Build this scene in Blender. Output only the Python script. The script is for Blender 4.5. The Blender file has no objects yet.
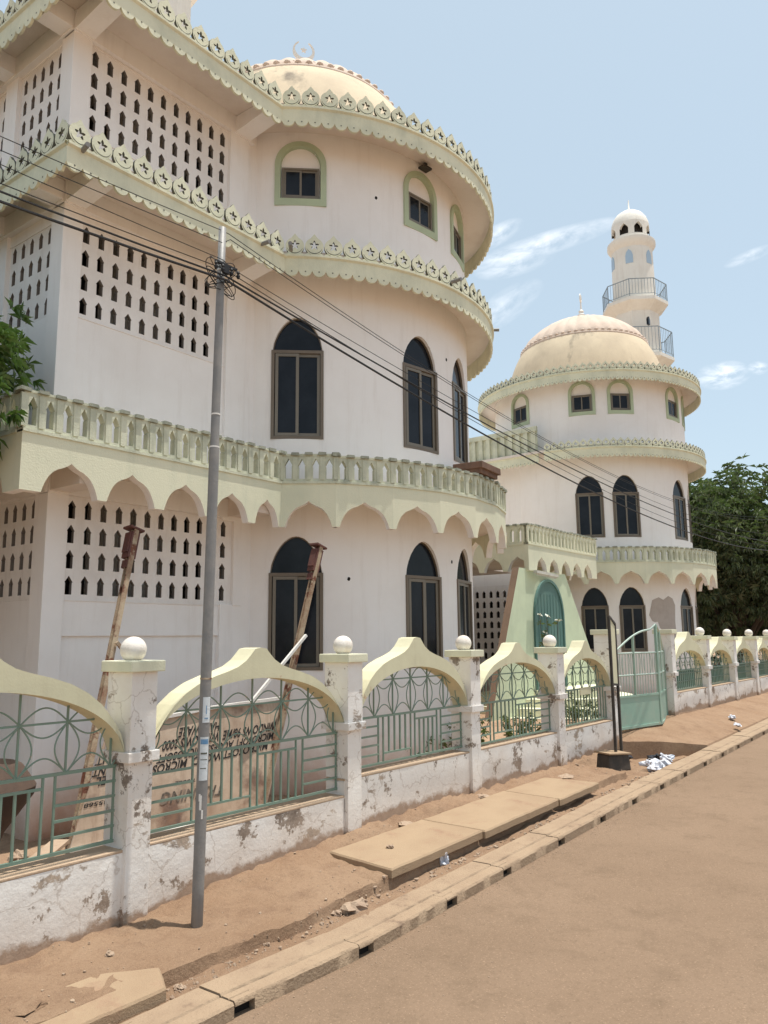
import bpy, bmesh, math, random
from math import sin, cos, pi, radians as rad, sqrt, atan2, hypot, degrees
from mathutils import Vector, Matrix, noise
random.seed(7)
scene = bpy.context.scene
COL = scene.collection

# ------------------------------------------------------------------ materials
def lin(c):
    return tuple(((x/255.0)/12.92 if x/255.0 <= .04045 else ((x/255.0+.055)/1.055)**2.4) for x in c)

def new_mat(name):
    m = bpy.data.materials.new(name); m.use_nodes = True
    nt = m.node_tree
    b = nt.nodes.get('Principled BSDF')
    return m, nt, b

def nd(nt, t, **kw):
    n = nt.nodes.new(t)
    for k, v in kw.items():
        setattr(n, k, v)
    return n

def coords(nt, scale=(1, 1, 1)):
    tc = nd(nt, 'ShaderNodeTexCoord'); mp = nd(nt, 'ShaderNodeMapping')
    mp.inputs['Scale'].default_value = scale
    nt.links.new(tc.outputs['Object'], mp.inputs['Vector'])
    return mp.outputs['Vector']

def noise_fac(nt, scale, detail=6, rough=.6, vec_scale=(1, 1, 1), lo=.4, hi=.6):
    v = coords(nt, vec_scale)
    n = nd(nt, 'ShaderNodeTexNoise')
    n.inputs['Scale'].default_value = scale; n.inputs['Detail'].default_value = detail
    n.inputs['Roughness'].default_value = rough
    nt.links.new(v, n.inputs['Vector'])
    r = nd(nt, 'ShaderNodeMapRange'); r.inputs['From Min'].default_value = lo; r.inputs['From Max'].default_value = hi
    nt.links.new(n.outputs['Fac'], r.inputs['Value'])
    return r.outputs['Result'], n.outputs['Fac']

def mixc(nt, fac, a, b):
    m = nd(nt, 'ShaderNodeMix'); m.data_type = 'RGBA'
    if isinstance(fac, (int, float)): m.inputs[0].default_value = fac
    else: nt.links.new(fac, m.inputs[0])
    for i, x in ((6, a), (7, b)):
        if isinstance(x, tuple): m.inputs[i].default_value = (*x, 1)
        else: nt.links.new(x, m.inputs[i])
    return m.outputs[2]

def mul(nt, a, b):
    m = nd(nt, 'ShaderNodeMath', operation='MULTIPLY')
    for i, x in ((0, a), (1, b)):
        if isinstance(x, (int, float)): m.inputs[i].default_value = x
        else: nt.links.new(x, m.inputs[i])
    return m.outputs[0]

def bumpn(nt, b, h, strength, dist=.02):
    bp = nd(nt, 'ShaderNodeBump'); bp.inputs['Strength'].default_value = strength; bp.inputs['Distance'].default_value = dist
    nt.links.new(h, bp.inputs['Height']); nt.links.new(bp.outputs['Normal'], b.inputs['Normal'])

def paint(name, base, dirt, amount=.35, patch=None, patch_lo=.60, patch_hi=.63, rough=.85, scale=1.3, bump=.25, splash=False,
          streak=.5, spec=.3, patch_scale=3.0, patch_vs=(1, 1, 1), bump_scale=60):
    m, nt, b = new_mat(name)
    f1, raw = noise_fac(nt, scale, 8, .65, lo=.42, hi=.72)
    c = mixc(nt, mul(nt, f1, amount), base, dirt)
    f2, _ = noise_fac(nt, 1.0, 7, .7, vec_scale=(7, 7, .7), lo=.52, hi=.75)
    c = mixc(nt, mul(nt, f2, streak), c, dirt)
    h = None
    if patch:
        f3, r3 = noise_fac(nt, patch_scale, 10, .62, vec_scale=patch_vs, lo=patch_lo, hi=patch_hi)
        f4, _ = noise_fac(nt, 9, 6, .7, lo=.35, hi=.65)
        pc = mixc(nt, f4, patch[0], patch[1])
        c = mixc(nt, f3, c, pc)
    if splash:   # red mud thrown up by rain along the foot of the walls
        tc = nd(nt, 'ShaderNodeTexCoord'); sx = nd(nt, 'ShaderNodeSeparateXYZ'); nt.links.new(tc.outputs['Object'], sx.inputs[0])
        _, q = noise_fac(nt, 2.4, 8, .7)
        ma = nd(nt, 'ShaderNodeMath', operation='MULTIPLY_ADD'); nt.links.new(q, ma.inputs[0]); ma.inputs[1].default_value = .9; nt.links.new(sx.outputs['Z'], ma.inputs[2])
        mr = nd(nt, 'ShaderNodeMapRange'); mr.inputs['From Min'].default_value = .45; mr.inputs['From Max'].default_value = 1.15; mr.inputs['To Min'].default_value = .9; mr.inputs['To Max'].default_value = 0
        nt.links.new(ma.outputs[0], mr.inputs['Value']); c = mixc(nt, mr.outputs['Result'], c, (.46, .26, .16))
    _, r5 = noise_fac(nt, bump_scale, 5, .6)
    nt.links.new(c, b.inputs['Base Color'])
    b.inputs['Roughness'].default_value = rough
    b.inputs['Specular IOR Level'].default_value = spec
    bumpn(nt, b, r5, bump, .012)
    return m

M = {}
M['wall'] = paint('wall_plaster', (.86, .83, .805), (.60, .53, .47), .26, streak=.26, scale=.7, bump=.15, splash=True)
M['interior_shade'] = paint('painted_interior_shade', (.05, .045, .04), (.03, .03, .03), .3)  # near-black colour stands in for the shade of enclosed spaces
M['lattice'] = paint('lattice_concrete', (.82, .785, .755), (.52, .45, .39), .38, streak=.35, scale=1.2, bump=.2)
M['hole'] = paint('lattice_hole_shade', (.24, .21, .185), (.13, .11, .10), .5)  # hole sides darkened to put the shade of the openings into their colour
M['soffit'] = paint('soffit_plaster', (.74, .67, .61), (.50, .40, .32), .45, streak=.1, scale=1.2, bump=.2)
M['green'] = paint('pale_green_paint', (.72, .70, .53), (.46, .49, .37), .45, streak=.28, scale=1.1, bump=.3)
M['green2'] = paint('cornice_green_paint', (.72, .71, .54), (.42, .44, .34), .55, streak=.35, scale=2.2, bump=.4)
M['rail'] = paint('balustrade_paint', (.64, .645, .50), (.25, .27, .21), .62, streak=.55, scale=2.6, bump=.5)
M['railcap'] = paint('weathered_rail_top', (.34, .35, .28), (.17, .18, .15), .8, scale=5, bump=.5)
M['grime_shade'] = paint('black_grime_and_shade', (.11, .11, .09), (.20, .20, .15), .5, streak=.2, scale=6)  # grime on rims, and the painted shade of dots and grooves
M['archcream'] = paint('fence_arch_paint', (.63, .60, .42), (.43, .39, .27), .42, streak=.4, scale=1.7, bump=.12,
                       patch=((.62, .46, .30), (.44, .32, .22)), patch_lo=.63, patch_hi=.66, patch_scale=2.4)
M['surround'] = paint('window_surround_green', (.45, .52, .36), (.30, .34, .25), .4, streak=.3)
M['dome'] = paint('dome_cream', (.64, .53, .38), (.40, .32, .23), .55, streak=.3, scale=.9,
                  patch=((.22, .18, .14), (.33, .28, .21)), patch_lo=.60, patch_hi=.69, patch_scale=1.0, patch_vs=(1, 1, .5))
M['domering'] = paint('dome_ring_pink', (.62, .50, .41), (.46, .35, .28), .6, streak=.3, scale=2)
M['finial'] = paint('pale_finial', (.74, .72, .68), (.6, .56, .5), .4)
M['minaret'] = paint('minaret_plaster', (.80, .775, .71), (.52, .45, .37), .35, streak=.35, scale=.8)
M['fence'] = paint('fence_whitewash', (.79, .75, .72), (.50, .41, .34), .4, streak=.3, scale=2.0, bump=.2,
                   patch=((.30, .25, .20), (.42, .36, .30)), patch_lo=.61, patch_hi=.64, patch_scale=2.6, patch_vs=(1, 1, .45))
M['void'] = paint('hole_shade_dark', (.012, .010, .009), (.02, .016, .013), .3)  # near-black painted for the shade in kerb slots and wall holes
M['ball'] = paint('weathered_ball', (.74, .69, .63), (.50, .41, .33), .7, streak=.4, scale=7, bump=.3)
M['lowwall'] = None
M['coping'] = paint('dusty_coping', (.50, .37, .26), (.40, .28, .19), .5, streak=.1, scale=4, bump=.5)
M['teal'] = paint('green_metal_paint', (.165, .25, .195), (.22, .23, .18), .5, streak=.3, scale=5, rough=.5, spec=.5, bump=.1,
                  patch=((.20, .13, .09), (.28, .22, .15)), patch_lo=.66, patch_hi=.69, patch_scale=9)
M['gategreen'] = paint('gate_sheet_green', (.26, .40, .32), (.36, .42, .34), .6, streak=.5, scale=2.5, rough=.55, spec=.5, bump=.1,
                       patch=((.30, .20, .13), (.42, .40, .30)), patch_lo=.66, patch_hi=.72, patch_scale=4)
M['gatewhite'] = paint('gate_pale_bar', (.42, .50, .44), (.28, .36, .30), .5, scale=5, rough=.6)
M['brownframe'] = paint('brown_aluminium', (.145, .11, .075), (.20, .16, .12), .4, rough=.45, spec=.5, bump=.05, scale=3)
M['greyframe'] = paint('grey_brown_aluminium', (.17, .145, .11), (.22, .19, .15), .4, rough=.45, spec=.5, bump=.05, scale=3)
M['rust'] = paint('rusty_steel', (.42, .33, .23), (.20, .09, .05), .9, streak=.5, scale=6, rough=.8, bump=.5,
                  patch=((.12, .045, .03), (.20, .08, .045)), patch_lo=.52, patch_hi=.58, patch_scale=5)
M['rustred'] = paint('red_rust_plate', (.14, .06, .05), (.08, .05, .05), .6, scale=7, bump=.4)
M['white'] = paint('white_metal', (.78, .76, .72), (.5, .42, .34), .4, scale=5, rough=.5)
M['board'] = paint('weathered_board', (.54, .43, .33), (.30, .20, .14), .8, streak=.8, scale=2.2, rough=.7, bump=.15,
                   patch=((.16, .11, .09), (.26, .16, .11)), patch_lo=.55, patch_hi=.66, patch_scale=1.5)
M['black'] = paint('black_lettering', (.015, .015, .017), (.07, .06, .05), .5, scale=12, rough=.6)
M['faded'] = paint('faded_lettering', (.10, .085, .07), (.42, .33, .26), .7, scale=12, rough=.6)
M['pole'] = paint('galvanised_pole', (.20, .195, .19), (.32, .29, .26), .6, streak=.5, scale=7, rough=.55, spec=.5, bump=.2)
M['cable'] = paint('black_cable', (.02, .02, .022), (.04, .04, .04), .4, rough=.6)
M['paper'] = paint('paper_notice', (.62, .66, .68), (.45, .45, .42), .5, scale=9, rough=.8)
M['paperblue'] = paint('paper_blue_print', (.12, .25, .42), (.35, .42, .48), .5, scale=30, rough=.8)
M['blackpaint'] = paint('black_sign_frame', (.035, .032, .03), (.10, .08, .06), .6, scale=7, rough=.55)
M['darkstone'] = paint('tarred_concrete', (.055, .05, .045), (.16, .12, .09), .5, scale=5, bump=.6)
M['wood'] = paint('weathered_wood', (.20, .115, .08), (.09, .06, .045), .7, streak=.6, scale=4, bump=.3)
M['shadewood'] = paint('shade_darkened_wood', (.085, .055, .04), (.05, .035, .03), .6, streak=.5, scale=4)  # barrel wood darkened so its colour carries the yard shade
M['plank'] = paint('dusty_plank', (.42, .31, .22), (.25, .17, .12), .6, scale=5, bump=.3)
M['concrete'] = paint('dusty_concrete', (.35, .25, .16), (.28, .19, .12), .6, streak=.0, scale=2.1, rough=.92, bump=.5, bump_scale=90,
                      patch=((.25, .155, .10), (.33, .215, .14)), patch_lo=.58, patch_hi=.72, patch_scale=3.5)
M['kerb'] = paint('kerb_concrete', (.345, .248, .165), (.245, .165, .11), .6, streak=.0, scale=3.5, rough=.92, bump=.9, bump_scale=45,
                  patch=((.17, .115, .08), (.24, .165, .11)), patch_lo=.60, patch_hi=.72, patch_scale=7)
M['stone'] = paint('brown_stone', (.38, .28, .20), (.26, .17, .12), .7, scale=6, bump=.8)
M['bag'] = paint('white_plastic', (.62, .62, .66), (.32, .36, .44), .8, scale=9, rough=.4, spec=.5)
M['blackbag'] = paint('black_plastic', (.02, .02, .025), (.06, .06, .07), .5, scale=9, rough=.25, spec=.6)
M['bark'] = paint('mango_bark', (.12, .09, .07), (.07, .055, .045), .6, streak=.6, scale=6, bump=.8)
M['teal_door'] = paint('teal_door_paint', (.085, .17, .155), (.14, .22, .19), .5, streak=.6, scale=2, rough=.6)
M['tube'] = paint('lamp_housing', (.6, .58, .52), (.35, .3, .25), .5, scale=5)

def make_lowwall():
    # peeled limewash, mud-splashed along the foot
    m, nt, b = new_mat('peeling_limewash')
    f1, _ = noise_fac(nt, 1.6, 8, .65, lo=.42, hi=.72)
    c = mixc(nt, mul(nt, f1, .38), (.82, .79, .75), (.60, .48, .37))
    tc = nd(nt, 'ShaderNodeTexCoord'); sx = nd(nt, 'ShaderNodeSeparateXYZ'); nt.links.new(tc.outputs['Object'], sx.inputs[0])
    f3, _ = noise_fac(nt, 3.3, 12, .72, lo=.575, hi=.60)
    f4, _ = noise_fac(nt, 14, 6, .7, lo=.35, hi=.65)
    c = mixc(nt, f3, c, mixc(nt, f4, (.17, .135, .11), (.34, .28, .23)))
    # cracks
    vor = nd(nt, 'ShaderNodeTexVoronoi'); vor.feature = 'DISTANCE_TO_EDGE'; vor.inputs['Scale'].default_value = 1.9
    ns = nd(nt, 'ShaderNodeTexNoise'); ns.inputs['Scale'].default_value = 4; ns.inputs['Detail'].default_value = 6
    v = coords(nt); nt.links.new(v, ns.inputs['Vector'])
    mx = nd(nt, 'ShaderNodeVectorMath', operation='SCALE'); mx.inputs['Scale'].default_value = .35
    nt.links.new(ns.outputs['Color'], mx.inputs[0])
    ad = nd(nt, 'ShaderNodeVectorMath', operation='ADD'); nt.links.new(v, ad.inputs[0]); nt.links.new(mx.outputs[0], ad.inputs[1])
    nt.links.new(ad.outputs[0], vor.inputs['Vector'])
    r = nd(nt, 'ShaderNodeMapRange'); r.inputs['From Min'].default_value = .004; r.inputs['From Max'].default_value = .012
    r.inputs['To Min'].default_value = .35; r.inputs['To Max'].default_value = 0
    nt.links.new(vor.outputs['Distance'], r.inputs['Value'])
    c = mixc(nt, r.outputs['Result'], c, (.30, .22, .16))
    f6, _ = noise_fac(nt, 1.9, 12, .7, vec_scale=(1, 1, 1.6), lo=.60, hi=.63)
    c = mixc(nt, f6, c, mixc(nt, f4, (.30, .25, .21), (.50, .40, .31)))
    at = nd(nt, 'ShaderNodeAttribute'); at.attribute_name = 'above_ground'
    nn, nr = noise_fac(nt, 3.0, 10, .7, lo=.3, hi=.7)
    ad2 = nd(nt, 'ShaderNodeMath', operation='MULTIPLY_ADD'); nt.links.new(nr, ad2.inputs[0]); ad2.inputs[1].default_value = .32
    nt.links.new(at.outputs['Fac'], ad2.inputs[2])
    mr = nd(nt, 'ShaderNodeMapRange'); mr.inputs['From Min'].default_value = .20; mr.inputs['From Max'].default_value = .245; mr.inputs['To Min'].default_value = .95; mr.inputs['To Max'].default_value = 0
    nt.links.new(ad2.outputs[0], mr.inputs['Value'])
    c = mixc(nt, mr.outputs['Result'], c, mixc(nt, f4, (.20, .125, .085), (.30, .20, .14)))
    mr2 = nd(nt, 'ShaderNodeMapRange'); mr2.inputs['From Min'].default_value = .2; mr2.inputs['From Max'].default_value = .55; mr2.inputs['To Min'].default_value = .38; mr2.inputs['To Max'].default_value = 0
    nt.links.new(ad2.outputs[0], mr2.inputs['Value'])
    c = mixc(nt, mr2.outputs['Result'], c, (.52, .37, .26))
    nt.links.new(c, b.inputs['Base Color']); b.inputs['Roughness'].default_value = .9
    b.inputs['Specular IOR Level'].default_value = .2
    _, r5 = noise_fac(nt, 22, 8, .7)
    bumpn(nt, b, r5, .3, .02)
    return m
M['lowwall'] = make_lowwall()

def make_ground(name, a, bcol, peb, rough_scale, bump=.6, speck=(.62, .60), speck_scale=160):
    m, nt, b = new_mat(name)
    f1, _ = noise_fac(nt, rough_scale, 9, .6, lo=.38, hi=.66)
    c = mixc(nt, f1, a, bcol)
    f2, _ = noise_fac(nt, 26, 7, .75, lo=.52, hi=.68)
    c = mixc(nt, mul(nt, f2, .5), c, peb)
    f7, _ = noise_fac(nt, 3.3, 6, .7, lo=.5, hi=.72)
    c = mixc(nt, mul(nt, f7, .6), c, peb)
    f3, r3 = noise_fac(nt, speck_scale, 3, .6, lo=speck[1]-.02, hi=speck[0]+.05)
    c = mixc(nt, mul(nt, f3, .55), c, tuple(min(1, x*1.55) for x in a))
    f4, _ = noise_fac(nt, speck_scale*.8, 3, .6, vec_scale=(1.3, .9, 1), lo=.60, hi=.70)
    c = mixc(nt, mul(nt, f4, .5), c, tuple(x*.45 for x in a))
    nt.links.new(c, b.inputs['Base Color']); b.inputs['Roughness'].default_value = .95
    b.inputs['Specular IOR Level'].default_value = .15
    _, r5 = noise_fac(nt, 38, 8, .75)
    bumpn(nt, b, r5, bump, .02)
    return m
M['dirt'] = make_ground('red_dirt', (.315, .21, .136), (.265, .168, .105), (.17, .10, .065), 1.3, .9)
M['road'] = make_ground('dusty_asphalt', (.238, .164, .111), (.207, .141, .094), (.155, .106, .069), .45, .5, speck_scale=75)
M['yard'] = make_ground('yard_dirt', (.42, .29, .195), (.31, .20, .13), (.20, .13, .08), 1.0, .9)

def make_glass():
    m, nt, b = new_mat('tinted_window_glass')
    f, _ = noise_fac(nt, 2.0, 4, .6, lo=.35, hi=.7)
    c = mixc(nt, f, (.007, .009, .013), (.018, .021, .028))
    nt.links.new(c, b.inputs['Base Color'])
    b.inputs['Roughness'].default_value = .12; b.inputs['Specular IOR Level'].default_value = .2
    return m
M['glass'] = make_glass()

def make_leaf(name, a, bcol, c2):
    m, nt, b = new_mat(name)
    oi = nd(nt, 'ShaderNodeTexCoord')
    f, _ = noise_fac(nt, 2.2, 3, .6, lo=.35, hi=.65)
    c = mixc(nt, f, a, bcol)
    f2, _ = noise_fac(nt, 17, 2, .6, lo=.55, hi=.7)
    c = mixc(nt, mul(nt, f2, .8), c, c2)
    nt.links.new(c, b.inputs['Base Color']); b.inputs['Roughness'].default_value = .42
    b.inputs['Specular IOR Level'].default_value = .5
    try:
        b.inputs['Transmission Weight'].default_value = 0
    except Exception: pass
    tr = nd(nt, 'ShaderNodeBsdfTranslucent'); tr.inputs['Color'].default_value = (.10, .18, .03, 1)
    ms = nd(nt, 'ShaderNodeMixShader'); ms.inputs[0].default_value = .25
    nt.links.new(b.outputs[0], ms.inputs[1]); nt.links.new(tr.outputs[0], ms.inputs[2])
    out = nt.nodes.get('Material Output'); nt.links.new(ms.outputs[0], out.inputs['Surface'])
    return m
M['leaf'] = make_leaf('mango_leaf', (.085, .105, .055), (.125, .145, .075), (.30, .31, .21))
M['leaf_near'] = make_leaf('mango_leaf_near', (.06, .12, .03), (.09, .16, .04), (.17, .22, .06))
M['bush'] = make_leaf('bush_leaf', (.10, .14, .05), (.16, .19, .07), (.26, .26, .11))
M['flower'] = paint('white_flower', (.75, .78, .72), (.6, .65, .55), .3)

# ------------------------------------------------------------------ mesh helpers
ORG = {}
def thing(name, label, cat, loc=(0, 0, 0), group=None):
    o = bpy.data.objects.new(name, None); COL.objects.link(o)
    o.empty_display_size = .2
    o.location = loc; o['label'] = label; o['category'] = cat
    if group: o['group'] = group
    ORG[o.name] = Vector(loc)
    return o

def tag(o, label, cat, group=None):
    o['label'] = label; o['category'] = cat
    if group: o['group'] = group
    return o

class MB:
    def __init__(s):
        s.v = []; s.f = []; s.m = []
    def add(s, vs, fs, m=0):
        k = len(s.v); s.v += [tuple(v) for v in vs]
        for f in fs:
            s.f.append(tuple(k+i for i in f)); s.m.append(m)
    def quad(s, a, b, c, d, m=0): s.add((a, b, c, d), ((0, 1, 2, 3),), m)
    def box(s, x0, x1, y0, y1, z0, z1, m=0):
        s.add([(x0, y0, z0), (x1, y0, z0), (x1, y1, z0), (x0, y1, z0), (x0, y0, z1), (x1, y0, z1), (x1, y1, z1), (x0, y1, z1)],
              [(0, 3, 2, 1), (4, 5, 6, 7), (0, 1, 5, 4), (1, 2, 6, 5), (2, 3, 7, 6), (3, 0, 4, 7)], m)
    def obox(s, c, ax, ay, az, hx, hy, hz, m=0):
        c = Vector(c); ax = Vector(ax)*hx; ay = Vector(ay)*hy; az = Vector(az)*hz
        vs = [c+sx*ax+sy*ay+sz*az for sz in (-1, 1) for sx, sy in ((-1, -1), (1, -1), (1, 1), (-1, 1))]
        s.add(vs, [(0, 3, 2, 1), (4, 5, 6, 7), (0, 1, 5, 4), (1, 2, 6, 5), (2, 3, 7, 6), (3, 0, 4, 7)], m)
    def bar(s, p, q, w, h=None, m=0, up=(0, 0, 1)):
        p = Vector(p); q = Vector(q); d = (q-p); L = d.length
        if L < 1e-6: return
        d.normalize(); u = Vector(up)
        if abs(d.dot(u)) > .98: u = Vector((0, 1, 0))
        x = d.cross(u).normalized(); z = x.cross(d).normalized()
        s.obox((p+q)/2, d, x, z, L/2, w/2, (h or w)/2, m)
    def tube(s, pts, r, n=8, m=0, caps=True):
        pts = [Vector(p) for p in pts]
        rr = r if isinstance(r, (list, tuple)) else [r]*len(pts)
        rings = []; prev = None
        for i, p in enumerate(pts):
            d = (pts[min(i+1, len(pts)-1)]-pts[max(i-1, 0)]).normalized()
            a = prev if prev is not None else (Vector((0, 0, 1)) if abs(d.z) < .9 else Vector((1, 0, 0)))
            x = (a - d*a.dot(d)).normalized(); prev = x; y = d.cross(x)
            rings.append([p+(x*cos(2*pi*k/n)+y*sin(2*pi*k/n))*rr[i] for k in range(n)])
        vs = [v for R in rings for v in R]; fs = []
        for i in range(len(pts)-1):
            for k in range(n):
                a = i*n+k; b = i*n+(k+1) % n
                fs.append((a, b, b+n, a+n))
        if caps:
            fs.append(tuple(range(n))[::-1]); fs.append(tuple((len(pts)-1)*n+k for k in range(n)))
        s.add(vs, fs, m)
    def revolve(s, prof, cx, cy, n=64, m=0, rmod=None, a0=0, a1=2*pi, cap=False):
        full = abs(a1-a0-2*pi) < 1e-6
        cnt = n if full else n+1
        vs = []; fs = []
        for (r, z) in prof:
            for k in range(cnt):
                a = a0+(a1-a0)*k/n
                q = r if rmod is None else rmod(r, z, a)
                vs.append((cx+q*cos(a), cy+q*sin(a), z))
        for i in range(len(prof)-1):
            for k in range(n):
                a = i*cnt+k; b = i*cnt+((k+1) % cnt)
                fs.append((a, b, b+cnt, a+cnt))
        s.add(vs, fs, m)
    def sphere(s, c, r, n=16, m=0, sz=1.0, wob=0):
        vs = []; fs = []
        rows = n//2
        for i in range(rows+1):
            t = pi*i/rows
            for k in range(n):
                a = 2*pi*k/n
                d = Vector((sin(t)*cos(a), sin(t)*sin(a), cos(t)))
                q = r*(1+(wob*noise.noise(d*1.7+Vector(c)*3.1) if wob else 0))
                vs.append((c[0]+q*d.x, c[1]+q*d.y, c[2]+q*d.z*sz))
        for i in range(rows):
            for k in range(n):
                fs.append((i*n+k, (i+1)*n+k, (i+1)*n+(k+1) % n, i*n+(k+1) % n))
        s.add(vs, fs, m)
    def prism(s, poly, map3, d0, d1, m=0, mside=None):
        """poly: list of (u,z); map3(u,z,d)->3D, extruded from d0 (back) to d1 (front)"""
        n = len(poly)
        a = [map3(u, z, d1) for u, z in poly]; b = [map3(u, z, d0) for u, z in poly]
        s.add(a, [tuple(range(n))], m); s.add(b, [tuple(range(n))[::-1]], m)
        for i in range(n):
            j = (i+1) % n
            s.add((a[i], b[i], b[j], a[j]), ((0, 1, 2, 3),), m if mside is None else mside)
    def ring(s, outer, inner, map3, d0, d1, m=0, mside=None, closed=True, back=True):
        n = len(outer); rng = range(n if closed else n-1)
        oa = [map3(u, z, d1) for u, z in outer]; ia = [map3(u, z, d1) for u, z in inner]
        ob = [map3(u, z, d0) for u, z in outer]; ib = [map3(u, z, d0) for u, z in inner]
        ms = m if mside is None else mside
        for i in rng:
            j = (i+1) % n
            s.quad(oa[i], oa[j], ia[j], ia[i], m)
            if back: s.quad(ob[i], ib[i], ib[j], ob[j], m)
            s.quad(oa[i], ob[i], ob[j], oa[j], ms); s.quad(ia[i], ia[j], ib[j], ib[i], ms)
        if not closed:
            for i in (0, n-1): s.quad(oa[i], ob[i], ib[i], ia[i], ms)
    def build(s, name, mats, parent=None, smooth=False, bevel=0, recalc=True, merge=False, angle=None):
        me = bpy.data.meshes.new(name)
        o = Vector((0, 0, 0))
        if parent is not None:
            r = parent
            while r.parent is not None: r = r.parent
            o = ORG.get(r.name, Vector((0, 0, 0)))
        me.from_pydata([(v[0]-o.x, v[1]-o.y, v[2]-o.z) for v in s.v], [], s.f)
        if not isinstance(mats, (list, tuple)): mats = [mats]
        for mt in mats: me.materials.append(mt)
        if len(mats) > 1: me.polygons.foreach_set('material_index', s.m)
        bm = bmesh.new(); bm.from_mesh(me)
        if merge: bmesh.ops.remove_doubles(bm, verts=bm.verts, dist=1e-4)
        if bevel:
            bmesh.ops.remove_doubles(bm, verts=bm.verts, dist=1e-5)
            bmesh.ops.bevel(bm, geom=[e for e in bm.edges if len(e.link_faces) == 2 and e.calc_face_angle(0) > .5], offset=bevel, segments=2, affect='EDGES', profile=.6)
        if recalc: bmesh.ops.recalc_face_normals(bm, faces=bm.faces)
        bm.to_mesh(me); bm.free()
        if smooth: me.polygons.foreach_set('use_smooth', [True]*len(me.polygons))
        if angle:
            me.polygons.foreach_set('use_smooth', [True]*len(me.polygons))
            try: me.set_sharp_from_angle(angle=rad(angle))
            except Exception: pass
        ob = bpy.data.objects.new(name, me); COL.objects.link(ob)
        if parent is not None: ob.parent = parent
        return ob

def single(mb, name, mats, label, cat, group=None, loc=None, **kw):
    """a thing that is one mesh, origin moved to loc"""
    if loc is not None:
        mb.v = [(v[0]-loc[0], v[1]-loc[1], v[2]-loc[2]) for v in mb.v]
    o = mb.build(name, mats, None, **kw)
    if loc is not None: o.location = loc
    return tag(o, label, cat, group)

def structure(mb, name, mats, **kw):
    o = mb.build(name, mats, None, **kw); o['kind'] = 'structure'; return o

# ---- planar / cylindrical maps
def seg_map(p0, p1):
    p0 = Vector((p0[0], p0[1])); p1 = Vector((p1[0], p1[1])); t = (p1-p0).normalized(); n = Vector((t.y, -t.x))
    def f(u, z, d): return (p0.x+t.x*u+n.x*d, p0.y+t.y*u+n.y*d, z)
    return f, (p1-p0).length
def cyl_map(C, R, a0):
    def f(u, z, d):
        a = a0+u/R
        return (C[0]+(R+d)*cos(a), C[1]+(R+d)*sin(a), z)
    return f
def tan_map(C, R, a0):
    n = (cos(a0), sin(a0)); t = (-sin(a0), cos(a0))
    def f(u, z, d): return (C[0]+(R+d)*n[0]+t[0]*u, C[1]+(R+d)*n[1]+t[1]*u, z)
    return f

HOLE = [(-.5, 0), (.5, 0), (.5, .60), (.60, .66), (.36, .80), (0, 1.0), (-.36, .80), (-.60, .66), (-.5, .60)]
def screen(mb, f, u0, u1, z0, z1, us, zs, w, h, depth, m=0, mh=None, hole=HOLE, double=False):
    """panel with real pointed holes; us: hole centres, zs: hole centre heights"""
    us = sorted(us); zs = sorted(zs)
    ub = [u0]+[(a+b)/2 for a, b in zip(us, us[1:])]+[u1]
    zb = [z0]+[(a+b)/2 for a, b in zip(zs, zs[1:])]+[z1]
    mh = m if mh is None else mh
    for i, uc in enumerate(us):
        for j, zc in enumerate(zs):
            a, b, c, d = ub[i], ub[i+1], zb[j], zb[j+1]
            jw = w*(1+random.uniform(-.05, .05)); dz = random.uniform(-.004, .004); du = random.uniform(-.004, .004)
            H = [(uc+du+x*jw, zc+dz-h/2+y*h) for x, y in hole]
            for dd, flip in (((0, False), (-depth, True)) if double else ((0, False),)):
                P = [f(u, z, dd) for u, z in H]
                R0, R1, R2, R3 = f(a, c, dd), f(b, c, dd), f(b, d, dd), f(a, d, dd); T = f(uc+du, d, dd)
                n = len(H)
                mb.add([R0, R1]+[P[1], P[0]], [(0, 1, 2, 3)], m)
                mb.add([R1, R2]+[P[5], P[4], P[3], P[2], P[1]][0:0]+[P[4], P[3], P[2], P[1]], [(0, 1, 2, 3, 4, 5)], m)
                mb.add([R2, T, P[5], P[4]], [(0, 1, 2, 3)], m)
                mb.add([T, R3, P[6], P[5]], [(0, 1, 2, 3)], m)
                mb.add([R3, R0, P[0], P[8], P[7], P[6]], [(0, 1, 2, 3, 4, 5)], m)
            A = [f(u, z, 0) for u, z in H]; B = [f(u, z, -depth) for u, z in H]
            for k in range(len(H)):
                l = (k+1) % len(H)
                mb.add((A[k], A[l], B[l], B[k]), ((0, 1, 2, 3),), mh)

def arc_pts(C, R, a0, a1, n):
    return [(C[0]+R*cos(rad(a0+(a1-a0)*k/n)), C[1]+R*sin(rad(a0+(a1-a0)*k/n))) for k in range(n+1)]

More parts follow.
